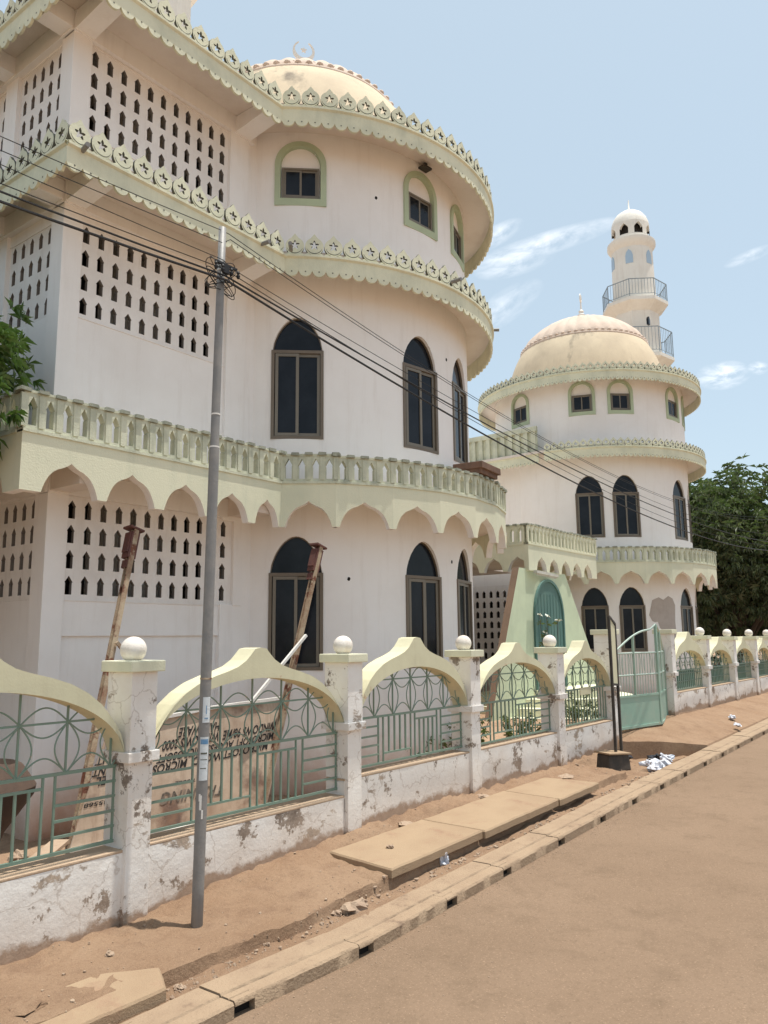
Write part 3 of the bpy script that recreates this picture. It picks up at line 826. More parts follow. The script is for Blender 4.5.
# =================================================================== MINARETS
def minaret(P, label, lowz):
    x, y = P
    t = thing('minaret', label, 'minaret', (x, y, 0))
    s = MB()
    n8 = lambda r, z: (r, z)
    s.revolve([(.84, -.1), (.82, 13.75)], x, y, 8, a0=.2, a1=.2+2*pi)
    s.build('lower_shaft', M['minaret'], t)
    s = MB(); s.revolve([(.76, 14.1), (.73, 16.35)], x, y, 24); s.build('upper_shaft', M['minaret'], t, angle=40)
    s = MB(); s.revolve([(.72, 16.20), (.78, 16.30), (.86, 16.42), (.86, 16.56), (.70, 16.58), (.70, 16.7)], x, y, 40); s.build('collar', M['minaret'], t, angle=40)
    # lantern: ring of arched openings under an onion dome
    s = MB()
    fcount = 8
    for k in range(fcount):
        a = rad(-135)+2*pi*k/fcount
        f = cyl_map((x, y), .68, a); W = 2*pi*.68/fcount
        ow = .16
        us = [-W/2, -ow]+[-ow+2*ow*q/8 for q in range(1, 8)]+[ow, W/2]
        top = lambda u: 17.00+.16*(1-abs(u)/ow)**.8 if abs(u) < ow else 16.72
        for a_, b_ in zip(us, us[1:]):
            ta, tb_ = top(a_), top(b_)
            if abs((a_+b_)/2) > ow: ta = tb_ = 16.58
            else:
                ta = max(ta, 16.98); tb_ = max(tb_, 16.98)
                s.quad(f(a_, 16.58, 0), f(b_, 16.58, 0), f(b_, 16.74, 0), f(a_, 16.74, 0))
            s.quad(f(a_, ta, 0), f(b_, tb_, 0), f(b_, 17.25, 0), f(a_, 17.25, 0))
            s.quad(f(a_, ta, 0), f(b_, tb_, 0), f(b_, tb_, -.1), f(a_, ta, -.1))
    s.build('lantern', M['minaret'], t)
    s = MB(); s.revolve([(.45, 16.58), (.45, 17.3)], x, y, 16); s.build('lantern_shade_core', M['interior_shade'], t)  # dark core painted for the shade inside the lantern
    s = MB(); prof = [(.68, 17.24), (.66, 17.38), (.60, 17.55), (.48, 17.72), (.30, 17.85), (.12, 17.93), (.03, 17.97), (.02, 18.35), (.001, 18.4)]
    s.revolve(prof, x, y, 32); s.build('onion_dome', M['minaret'], t, smooth=True)
    for k in range(6):
        a = rad(-168+60*k); f = cyl_map((x, y), .747, a)
        o = [(-.13, 15.55), (.13, 15.55), (.13, 15.85), (.09, 15.98), (0, 16.08), (-.09, 15.98), (-.13, 15.85)]
        s = MB(); s.prism(o, f, -.01, .006); s.build('blue_window', M['bluewin'], t)
    for (zf, zr, r) in ((14.12, 14.78, 1.16), (lowz, lowz+.95, 1.24)):
        s = MB(); s.revolve([(.80, zf-.42), (r, zf-.12), (r, zf), (.5, zf)], x, y, 8, a0=.2, a1=.2+2*pi); s.build('gallery', M['minaret'], t)
        s = MB(); rr = r-.03
        P8 = [(x+rr*cos(.2+2*pi*k/8), y+rr*sin(.2+2*pi*k/8)) for k in range(8)]
        for k in range(8):
            p = P8[k]; q = P8[(k+1) % 8]
            for zz, w in ((zr, .024), (zf+.10, .014)): s.bar((*p, zz), (*q, zz), w)
            s.bar((*p, zf), (*p, zr), .022)
            for j in range(1, 8):
                X_ = p[0]+(q[0]-p[0])*j/8; Y_ = p[1]+(q[1]-p[1])*j/8
                s.bar((X_, Y_, zf+.1), (X_, Y_, zr), .010)
        s.build('railing', M['railgrey'], t)
    f = seg_map((x-1, y-.8), (x+1, y-.8))[0]
    s = MB(); s.prism([(1.0-.95, 13.0), (1.0-.80, 13.0), (1.0-.80, 13.2), (1.0-.87, 13.3), (1.0-.95, 13.2)], f, -.1, -.02); s.build('slit_window', M['glass'], t)
    return t
M['bluewin'] = paint('pale_blue_painted_window', (.38, .52, .66), (.45, .55, .62), .4, rough=.5)
M['railgrey'] = paint('grey_blue_railing', (.24, .29, .33), (.2, .22, .22), .4, rough=.5)
minaret((27.7, 9.55), 'slender white minaret rising behind the far dome, with two railed galleries', 10+2.0)
minaret((6.45, 9.7), 'white minaret shaft cropped by the picture top, rising behind the near latticed block', 13.0)

# =================================================================== FAR BUILDING
C2 = (23.7, 9.95); R2 = 2.90; RO2 = 3.43
far = thing('mosque_building', 'far round mosque block with a whole cream dome, beside the dark tree', 'mosque', (23.7, 10, .3))
mb = MB()
winF = [-158, -138, -98, -77, -30, 20]
bands = [(ZB, 4.2, [(a, .71, GZ[0], ftop(GZ[1]-.05, GZ[2]-.05, .71)) for a in winF]),
         (4.2, 7.45, [(a, .74, FZ[0]-.03, ftop(FZ[1]-.05, FZ[2]-.05, .74)) for a in winF]),
         (7.45, 9.68, [(a, .60, 8.55, (lambda u: 9.07+.325*sqrt(max(0, 1-(u/.3)**2)))) for a in (-199, -159.5, -138, -99, -77, -30, 20)])]
drum_wall(mb, C2, R2, bands, -230, 130)
mb.build('drum_wall', M['wall'], far, merge=True, angle=25)
for a in winF:
    big_window(far, C2, R2, a, GZ[0], GZ[1]-.05, GZ[2]-.05)
    big_window(far, C2, R2, a, FZ[0]-.03, FZ[1]-.05, FZ[2]-.05, w=.74)
for a in (-199, -159.5, -138, -99, -77, -30, 20): top_window(far, C2, R2, a)
mb = MB(); mb.revolve([(2.2, 0), (2.2, 9.6)], C2[0], C2[1], 32); mb.build('shade_core', M['interior_shade'], far)  # dark core added for the shade of the far rooms
cornice([('A', C2, RO2, -180, 180)], 9.30, far, pitch_m=.205, pitch_s=.13)
m = MB(); slab(m, arc_pts(C2, RO2-.04, -180, 175, 90), 9.59, 9.67); m.build('roof_slab', M['soffit'], far)
cornice([('A', C2, RO2, -178, 60)], 7.10, far, pitch_m=.205, pitch_s=.13)
m = MB(); slab(m, arc_pts(C2, RO2-.04, -178, 60, 70)+[(27, 16), (20.42, 16)], 7.39, 7.46); m.build('roof_slab', M['soffit'], far)
cornice([('L', (20.38, 16), (20.38, 10.05))], 7.10, far, medal=False, pitch_s=.13)
m = MB()
for k in range(24):
    y = 10.15+k*.25
    m.box(20.40, 20.46, y, y+.13, 7.40, 8.12)
m.box(20.46, 20.50, 10.12, 16, 7.4, 8.1); m.box(20.385, 20.48, 10.1, 16, 8.08, 8.22); m.box(20.385, 20.48, 10.1, 16, 7.38, 7.46)
m.build('parapet', M['rail'], far)
# side wing
m = MB()
m.box(21.0, 21.2, 10.4, 16, 3.75, 7.4); m.box(21.0, 21.2, 10.4, 16, ZB, 1.5); m.box(21.2, 27, 15.8, 16, ZB, 7.4); m.box(26.8, 27, 11, 16, ZB, 7.4)
m.box(20.98, 21.0, 10.3, 10.42, ZB, 7.4)
m.build('wall', M['wall'], far)
fl, L = seg_map((21.0, 16), (21.0, 10.4)); s = MB()
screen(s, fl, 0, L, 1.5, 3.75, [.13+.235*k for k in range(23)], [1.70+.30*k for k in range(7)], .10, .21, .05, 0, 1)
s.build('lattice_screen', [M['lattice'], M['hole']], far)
m = MB(); m.box(21.9, 22, 10.5, 15.8, ZB, 7); m.build('shade_wall', M['interior_shade'], far)  # dark wall added behind the side lattice, painted for shade
m = MB()
ang = [-187+13*k for k in range(20)]
RB = 3.52
vts2 = [(C2[0]+RB*cos(rad(a)), C2[1]+RB*sin(rad(a))) for a in ang]
for p, q in zip(vts2, vts2[1:]):
    L = hypot(q[0]-p[0], q[1]-p[1]); arcade(m, p, q, [L/2], [L/2-.05], 3.60, 3.95, 4.20)
bal = m.build('balcony', [M['green'], M['wall']], far)
m = MB(); slab(m, [(C2[0]+(RB-.07)*cos(rad(a)), C2[1]+(RB-.07)*sin(rad(a))) for a in ang], 4.03, 4.17); m.build('floor_slab', M['soffit'], bal)
m = MB()
for p, q in zip(vts2, vts2[1:]): balustrade(m, p, q, 4.20, 4.60)
m.build('balustrade', [M['rail'], M['rail'], M['railcap']], bal)
FL2.build('floodlight', M['blackpaint'], far)
for (cc_, aa_, zz_) in ((CW, -85.5, 3.35), (CW, -86, 6.55), (CW, -115, 8.75), (CW, -124, 3.02)):
    m = MB(); f = cyl_map(cc_, R1, rad(aa_)); m.prism([(.022*cos(2*pi*k/9)*(1+.2*sin(k*3)), zz_+.028*sin(2*pi*k/9)) for k in range(9)], f, -.01, .003); m.build('hole_shade_disc', M['void'], near)  # dark discs on the wall face, painted for the shade in small holes
# patch of fallen plaster
pp = [(-128.7, 2.78), (-126.3, 3.19), (-122, 3.27), (-119, 3.20), (-115.2, 3.31), (-112, 3.24), (-110.2, 3.06), (-111, 2.6), (-110.6, 2.3), (-111.3, 2.0), (-113, 1.80), (-114.9, 1.83), (-117, 2.2), (-122.3, 2.43), (-123.5, 2.60), (-125.3, 2.59), (-127, 2.62)]
f = cyl_map(C2, R2, rad(-119)); o = [(rad(a+119)*R2, z) for a, z in pp]
cen = (sum(u for u, z in o)/len(o), sum(z for u, z in o)/len(o))
m = MB()
for ring_ in range(3):
    k0, k1 = 1-ring_/3, 1-(ring_+1)/3
    for i in range(len(o)):
        j = (i+1) % len(o)
        q = [(cen[0]+(o[i][0]-cen[0])*k0, cen[1]+(o[i][1]-cen[1])*k0), (cen[0]+(o[j][0]-cen[0])*k0, cen[1]+(o[j][1]-cen[1])*k0),
             (cen[0]+(o[j][0]-cen[0])*k1, cen[1]+(o[j][1]-cen[1])*k1), (cen[0]+(o[i][0]-cen[0])*k1, cen[1]+(o[i][1]-cen[1])*k1)]
        m.quad(*[f(u, z, .004) for u, z in q])
M['render'] = paint('bare_cement_render', (.46, .40, .36), (.34, .28, .24), .6, scale=4)
pt = m.build('bare_render_patch', M['render'], far, merge=True); pt['label'] = 'grey patch where the plaster has fallen off'
dome(far, C2, R=2.46, rk=.60, cr=.15, cdir=(.96, .28))
# small ledge at the right of the second cornice
m = MB(); m.box(26.75, 27.2, 9.1, 9.6, 7.55, 7.75); m.box(26.8, 27.1, 9.15, 9.5, 7.75, 7.98); m.build('roof_ledge', M['domering'], far)

# =================================================================== ENTRANCE PORCH
porch = thing('entrance_porch', 'pale green flared entrance porch with an arched teal door, between the two round blocks', 'porch', (17.2, 8.5, .3))
m = MB(); f = seg_map((0, 8.05), (30, 8.05))[0]
m.prism([(13.65, .2), (19.9, .2), (17.44, 3.66), (15.18, 3.68)], f, -.16, 0, 0, 1)
M['porchgreen'] = paint('porch_green', (.58, .64, .46), (.38, .43, .31), .45, streak=.35, scale=1.3)
M['brownside'] = paint('brown_side_plaster', (.22, .145, .10), (.15, .10, .07), .6, scale=2)  # side faces in a darker brown than the green front
m.build('flared_front', [M['porchgreen'], M['brownside']], porch)
dr = [(15.80, .5), (17.15, .5)]
f = seg_map((0, 8.05), (30, 8.05))[0]
top = [(16.475+.675*cos(pi*k/24), 2.55+.88*sin(pi*k/24)**.85) for k in range(25)]
m = MB(); m.prism([(15.80, .4), (17.15, .4)]+top, f, .003, .022)
m.ring([(15.74, .4)]+[(16.475-.735*cos(pi*k/24), 2.55+.94*sin(pi*k/24)**.85) for k in range(25)]+[(17.21, .4)],
       [(15.80, .4)]+[(16.475-.675*cos(pi*k/24), 2.55+.88*sin(pi*k/24)**.85) for k in range(25)]+[(17.15, .4)], f, .003, .05, closed=False)
for k in range(1, 9): m.box(15.80+k*.15-.006, 15.80+k*.15+.006, 8.02, 8.029, .4, 3.15)
m.build('door', M['teal_door'], porch)
m = MB()
PX0, PX1, PY = 15.5, 19.15, 7.98
arcade(m, (PX0, 11), (PX0, PY+.112), [.35+.6*k for k in range(5)], [.24]*5, 3.64, 3.95, 4.22)
arcade(m, (PX0, PY), (PX1, PY), [.62+.62*k for k in range(5)], [.25]*5, 3.64, 3.97, 4.22)
arcade(m, (PX1, PY+.112), (PX1, 10), [.35+.6*k for k in range(3)], [.24]*3, 3.64, 3.95, 4.22)
b = m.build('balcony', [M['green'], M['wall']], porch)
m = MB(); m.box(PX0+.06, PX1-.06, PY+.06, 11, 4.02, 4.18); m.build('floor_slab', M['soffit'], b)
m = MB(); balustrade(m, (PX0, 11), (PX0, PY+.107), 4.22, 4.66); balustrade(m, (PX0, PY), (PX1, PY), 4.22, 4.66); balustrade(m, (PX1, PY+.107), (PX1, 10), 4.22, 4.66)
m.build('balustrade', [M['green'], M['rail'], M['railcap']], b)
m = MB(); m.box(13.0, 18.0, 11.2, 11.4, ZB, 4.1); m.box(12.6, 21, 13.2, 13.4, ZB, 7.2); m.build('wall', M['wall'], porch)
m = MB(); m.box(12.5, 20.3, 10.9, 13.3, 4.02, 4.15); m.build('roof_slab', M['soffit'], porch)
m = MB(); m.revolve([(1.6*cos(pi/2*k/20), 4.1+.35+1.35*sin(pi/2*k/20)) for k in range(21)], 16.6, 10.9, 48); m.revolve([(1.6, 4.1), (1.6, 4.46)], 16.6, 10.9, 48)
m.build('small_dome', M['dome'], porch, smooth=True)
m = MB(); m.bar((15.55, 7.86, 3.60), (16.6, 7.86, 3.56), .09, .06); m.bar((15.6, 7.86, 3.555), (16.55, 7.86, 3.515), .035)
m.build('tube_lamp', M['tube'], porch)
m = MB()
for k in range(5):
    m.revolve([(2.9-.38*k, .3+.16*k-.4), (2.9-.38*k, .46+.16*k), (0.1, .46+.16*k)], 17.0, 8.3, 40)
m.build('steps', M['green'], porch)

# =================================================================== GROUND
def interp(tab, x):
    if x <= tab[0][0]: return tab[0][1]
    for (a, va), (b, vb) in zip(tab, tab[1:]):
        if x <= b: return va+(vb-va)*(x-a)/(b-a)
    return tab[-1][1]
def rz(x): return .02*max(-8, min(x, 32))
FB = [(-5, .15), (0, .22), (3.6, .24), (4.0, .26), (4.6, .32), (5.4, .36), (6.1, .395), (6.7, .425), (7.6, .45), (8.5, .42), (10.0, .43), (11.5, .44), (12.5, .50), (12.9, .60), (13.5, .66), (15.75, .77), (17.3, .75), (22, .74), (40, .9)]
def fz(x): return interp(FB, x)
def smooth(t): t = max(0, min(1, t)); return t*t*(3-2*t)
def KY(x): return interp([(0, 3.72), (3.4, 3.70), (4.5, 3.63), (6.5, 3.68), (10, 3.76), (17, 3.82), (30, 3.9), (60, 3.9)], x)
def XB(y): return 12.80+(5.05-min(5.2, max(3.8, y)))*1.40
def vz(x, y):
    r = rz(x); k = KY(x)
    n = .018*noise.noise(Vector((x*1.7, y*1.7, 0)))+.014*noise.noise(Vector((x*6, y*6, 3)))+.010*noise.noise(Vector((x*15, y*15, 5)))
    pit = smooth((x-11.3)/1.1) if x < XB(y) else 0
    if x >= XB(y):
        a = r+.125; base = a+(max(fz(x), .60)-.03-a)*max(0, min(1, (y-k-.29)/(5.15-k-.29)))
        if y < k+.285: return r+.03
        return base+n*.6*(1 if y > k+.4 else .2)
    floor = (r+.078)*(1-pit)+(.20)*pit
    te = k+.545                      # trench lip
    te += .018*noise.noise(Vector((x*1.3, 0, 7)))
    if y < te-.012: return floor+n*1.1+.014*abs(noise.noise(Vector((x*22, y*22, 9))))+.012*smooth((k+.40-y)/.1)
    lipz = r+.165
    up = lipz+(fz(x)-lipz)*max(0, min(1, (y-te)/(5.15-te)))**1.15
    if 5.4 < x < 9.8: up = lipz+.03+(fz(x)-lipz-.03)*smooth((y-4.90)/.24)
    lowp = .27+(fz(x)-.27)*smooth((y-4.95)/.2)*(1 if x < 12.3 else .2)
    up = up*(1-pit)+lowp*pit
    if x > 11: up = min(up, lowp+.05)
    e = smooth((y-te+.012)/.022)
    er = smooth((y-4.82)/.12)*(.035*noise.noise(Vector((x*5, y*8, 1)))+.022*noise.noise(Vector((x*14, y*18, 6)))+.012*noise.noise(Vector((x*30, y*30, 8))))
    return (floor*(1-e)+up*e)+n*1.25+er
def grid(xs, ys, zf):
    v = [(x, y, zf(x, y)) for x in xs for y in ys]; n = len(ys)
    return v, [(i*n+j, (i+1)*n+j, (i+1)*n+j+1, i*n+j+1) for i in range(len(xs)-1) for j in range(n-1)]
xs = [-6+.25*i for i in range(28)]+[1+.045*i for i in range(279)]+[13.58, 13.595]+[13.65+.09*i for i in range(90)]+[21.9+.5*i for i in range(40)]
offs = [.28, .33, .37, .41, .45, .485, .515, .53, .54, .55, .56, .575, .60]+[.635+.035*i for i in range(29)]
def wx(x, y): return x+(XB(y)-13.5875)*max(0, 1-abs(x-13.5875)/2.4)
V = []
for x in xs:
    for o_ in offs:
        y_ = KY(x)+o_; xx_ = wx(x, y_); y_ = KY(xx_)+o_
        V.append((xx_, y_, vz(xx_, y_)))
n_ = len(offs)
m = MB(); m.add(V, [(i*n_+j, (i+1)*n_+j, (i+1)*n_+j+1, i*n_+j+1) for i in range(len(xs)-1) for j in range(n_-1)]); structure(m, 'verge', M['dirt'], angle=35)
def yz(x, y): return .22+.40*smooth((x-9.5)/4)+.02*noise.noise(Vector((x*2, y*2, 0)))
m = MB(); v, fcs = grid([-12+.6*i for i in range(140)], [5.36+.5*i for i in range(60)], yz); m.add(v, fcs); structure(m, 'yard', M['yard'], smooth=True)
m = MB(); v, fcs = grid([-900, -200, -40, -8, 32, 70, 300, 1500], [-900, -100, -12, 3.9, 5.2, 40, 300, 1500], lambda x, y: rz(x)-.06); m.add(v, fcs); structure(m, 'ground', M['yard'])
m = MB(); v, fcs = grid([-60, -30, -8]+[-7+1*i for i in range(39)]+[60, 120], [-8+1*i for i in range(11)]+[3.3, 3.6, 3.98], lambda x, y: rz(x)+(.012*smooth((y-3.3)/.4))); m.add(v, fcs); structure(m, 'road', M['road'], smooth=True)
# kerb stones with drain slots
m = MB(); dk = MB()
sc = [1.2, 2.28, 3.38, 4.42, 5.52, 6.45, 7.60, 8.70, 9.72, 10.75, 11.75, 12.73, 13.71, 14.7, 15.66, 16.6, 17.6, 18.6, 19.6, 20.6, 21.6, 22.6, 23.6, 24.6, 25.6, 27, 28, 29, 30]
def kb(mm, x0, x1, y0, y1, z0, z1, n=1):
    """box following road slope and kerb line; y given relative to the kerb line; subdivided and worn"""
    N = max(1, int((x1-x0)/.05)) if x0 < 14 else 2
    V = []; 
    for i in range(N+1):
        x = x0+(x1-x0)*i/N; k = KY(x); r = rz(x)
        w = lambda s: .004*noise.noise(Vector((x*9, s, 1)))+.003*noise.noise(Vector((x*31, s, 2)))
        c = .014
        prof = [(y0, z0), (y0+w(1), z1-c+w(2)*.5), (y0+c*.9+w(3), z1+w(4)*.6), (y1, z1+w(5)*.5), (y1, z0)]
        V += [(x, k+a, r+b) for a, b in prof]
    F = []
    for i in range(N):
        for j in range(4): F.append((i*5+j, (i+1)*5+j, (i+1)*5+j+1, i*5+j+1))
    F.append((4, 3, 2, 1, 0)); F.append(tuple(N*5+j for j in range(5)))
    mm.add(V, F)
for a, b in zip([0.2]+sc, sc):
    lift = random.uniform(-.004, .004)
    kb(m, a+.15, b-.004, 0, .115, -.08, .10+lift)
    if True: kb(m, a+.004, a+.15, .05, .115, -.08, .101+lift); kb(m, a+.004, a+.15, 0, .05, .072, .10+lift)
    kb(dk, a+.006, a+.149, .046, .0495, -.05, .071)  # near-black sheet across the slot back, painted for its shade
    kb(m, a+.004, b-.004, .12, .315, -.05, .108+lift+random.uniform(-.003, .003))
ke = structure(m, 'kerb', M['kerb'], angle=40)
M['void'] = paint('hole_shade_dark', (.012, .010, .009), (.02, .016, .013), .3)
structure(dk, 'kerb_slot_shade', M['void'])
# sand drift and grit along the gutter
gm = MB(); rg_ = random.Random(9)
for k in range(700):
    x = rg_.uniform(1.6, 13); y = KY(x)-abs(rg_.gauss(0, .12))-.01-(rg_.random() < .2)*rg_.uniform(0, 1.2)
    r = rg_.uniform(.002, .006); gm.sphere((x, y, rz(x)+.012*smooth((y-3.3)/.4)+r*.4), r, 6, sz=.7)
o = gm.build('grit', M['stone']); o['kind'] = 'stuff'; o['label'] = 'fine grit and sand grains lying along the foot of the kerb'; o['category'] = 'grit'

# pavement slabs
def flagstone(poly, ztop, th, label, group=None, crack=None):
    mb = MB(); 
    cx = sum(p[0] for p in poly)/len(poly); cy = sum(p[1] for p in poly)/len(poly)
    pts = []
    for (a, b) in zip(poly, poly[1:]+poly[:1]):
        L = hypot(b[0]-a[0], b[1]-a[1]); n = max(1, int(L/.07))
        for k in range(n):
            x = a[0]+(b[0]-a[0])*k/n; y = a[1]+(b[1]-a[1])*k/n
            j = .012*noise.noise(Vector((x*7, y*7, 4)))
            pts.append((x+j, y+j))
    N = len(pts)
    sh = [(cx+(x-cx)*.985, cy+(y-cy)*.97) for x, y in pts]
    zt = lambda x, y: ztop(x, y)
    A = [(x, y, zt(x, y)-.014) for x, y in pts]; B = [(x, y, zt(x, y)) for x, y in sh]; Cc = [(x, y, zt(x, y)-th) for x, y in pts]
    mb.add(A+B, [(i, (i+1) % N, N+(i+1) % N, N+i) for i in range(N)]); mb.add(B, [tuple(range(N))]); mb.add(Cc+A, [(i, (i+1) % N, N+(i+1) % N, N+i) for i in range(N)])
    return single(mb, 'concrete_slab', M['concrete'], label, 'slab', group, loc=(cx, cy, ztop(cx, cy)-th), merge=True)
flagstone([(5.49, 4.17), (6.95, 4.18), (7.0, 4.93), (5.60, 4.95)], lambda x, y: .240+.02*x, .075, 'dusty concrete paving slab with a raised broken end, below the third fence bay', 'concrete paving slabs along the verge')
flagstone([(6.97, 4.16), (8.62, 4.18), (8.70, 4.93), (7.02, 4.93)], lambda x, y: .237+.02*x, .075, 'middle dusty concrete paving slab of the run under the fence', 'concrete paving slabs along the verge')
flagstone([(8.64, 4.17), (9.75, 4.18), (9.72, 4.90), (8.72, 4.93)], lambda x, y: .232+.02*x, .075, 'far dusty concrete paving slab, next to the black block', 'concrete paving slabs along the verge')
flagstone([(1.5, 4.06), (3.18, 4.06), (3.33, 4.32), (3.05, 4.55), (2.3, 4.60), (1.4, 4.6)], lambda x, y: .165+.02*x, .09, 'nearest concrete slab bridging the trench, at the bottom left corner', 'concrete paving slabs along the verge')

def rock(c, r, label, mat='stone', sz=.6, n=14, wob=.7, name='rock', group='loose stones on the verge', cat='stone'):
    m = MB(); m.sphere((0, 0, 0), r, n, sz=sz, wob=wob)
    m.v = [(v[0]*(1+.25*noise.noise(Vector((v[0]*9, v[1]*9, c[0])))), v[1]*.8, v[2]) for v in m.v]
    if not name.startswith('rubble') and c[1] < 5.2 and not (5.5 < c[0] < 9.8 and c[1] < 4.8): c = (c[0], c[1], vz(c[0], c[1])+r*sz*.15)
    o = m.build(name, M[mat]); o.location = c; o.rotation_euler = (0, 0, c[0]*5)
    return tag(o, label, cat, group)
rock((4.93, 4.10, .20), .10, 'largest broken brown rock lying in the kerb trench near the pole', sz=.55)
rock((5.08, 4.16, .19), .05, 'small pale stone beside the large trench rock')
rock((4.80, 4.16, .19), .045, 'small stone on the near side of the large trench rock')
rock((3.27, 4.76, .255), .032, 'small brown stone on the dirt left of the pole', sz=.7)
rock((2.56, 4.46, .215), .10, 'flat clod of dirt at the bottom left of the verge', mat='dirt', sz=.25)
rock((5.98, 4.55, .372), .035, 'flat grey pebble on the near paving slab', sz=.5)
rock((6.79, 4.99, .43), .09, 'flat broken lump of paving under the third bay wall', sz=.25)
rock((8.35, 5.02, .50), .10, 'thin broken slab lump under the fourth bay wall', sz=.22)
rock((3.35, 4.16, .14), .035, 'pebble in the trench by the near slab end')
rock((10.1, 4.78, .44), .13, 'flat stone in front of the black block', sz=.22)
random.seed(3)
pb = MB()
for k in range(1500):
    x = random.uniform(2.2, 12.5); y = random.choice((random.uniform(4.05, 4.2), random.uniform(4.2, 5.1), random.uniform(4.05, 4.2)))
    r = (random.uniform(.0025, .007) if random.random() < .8 else random.uniform(.007, .016))*(1.3 if y < 4.2 else 1)
    if 5.45 < x < 9.8 and 4.15 < y < 4.9: continue
    pb.sphere((x, y, vz(x, y)+r*.3), r, 6, sz=.7, wob=.8)
o = pb.build('gravel', M['stone']); o['kind'] = 'stuff'; o['label'] = 'loose gravel and pebbles scattered over the verge'; o['category'] = 'gravel'
def crumple(c, r, label, mat, name, cat, sz=.6, group=None):
    m = MB(); m.sphere((0, 0, 0), r, 18, sz=sz)
    m.v = [tuple(Vector(v)*(1+.9*noise.noise(Vector(v)*(1.6/r)+Vector(c)*7)+.55*noise.noise(Vector(v)*(4/r)))) for v in m.v]
    o = m.build(name, M[mat]); o.location = c; return tag(o, label, cat, group)
crumple((6.30, 4.205, .235), .045, 'crumpled white paper scrap in the trench beside the slab', 'bag', 'paper_scrap', 'litter', sz=1.4)
crumple((4.98, 4.03, .17), .03, 'small white scrap at the foot of the big trench rock', 'bag', 'paper_scrap', 'litter')
for i, (x, y, r, l) in enumerate([(11.95, 4.22, .13, 'nearest white plastic bag of the litter heap in the pit'), (12.35, 4.30, .15, 'middle pale plastic bag of the litter heap in the pit'),
                                 (12.8, 4.36, .11, 'farthest white plastic bag of the litter heap in the pit'), (12.1, 4.42, .09, 'small white bag behind the litter heap in the pit')]):
    crumple((x, y, vz(x, y)+r*.35), r, l, 'bag', 'plastic_bag', 'litter', group='plastic bags in the pit by the kerb')
crumple((12.95, 4.55, .30), .12, 'dark crumpled plastic sheet on top of the pit litter', 'blackbag', 'plastic_bag', 'litter', sz=.5)
crumple((12.6, 5.0, .30), .14, 'glossy black plastic bag behind the black frame posts', 'blackbag', 'plastic_bag', 'litter')
crumple((17.0, 4.45, .62), .07, 'white scrap on the sandy drive in front of the far fence', 'bag', 'paper_scrap', 'litter', sz=.5)
crumple((16.2, 4.15, .56), .07, 'white scrap near the kerb beyond the gate', 'bag', 'paper_scrap', 'litter', sz=.4)

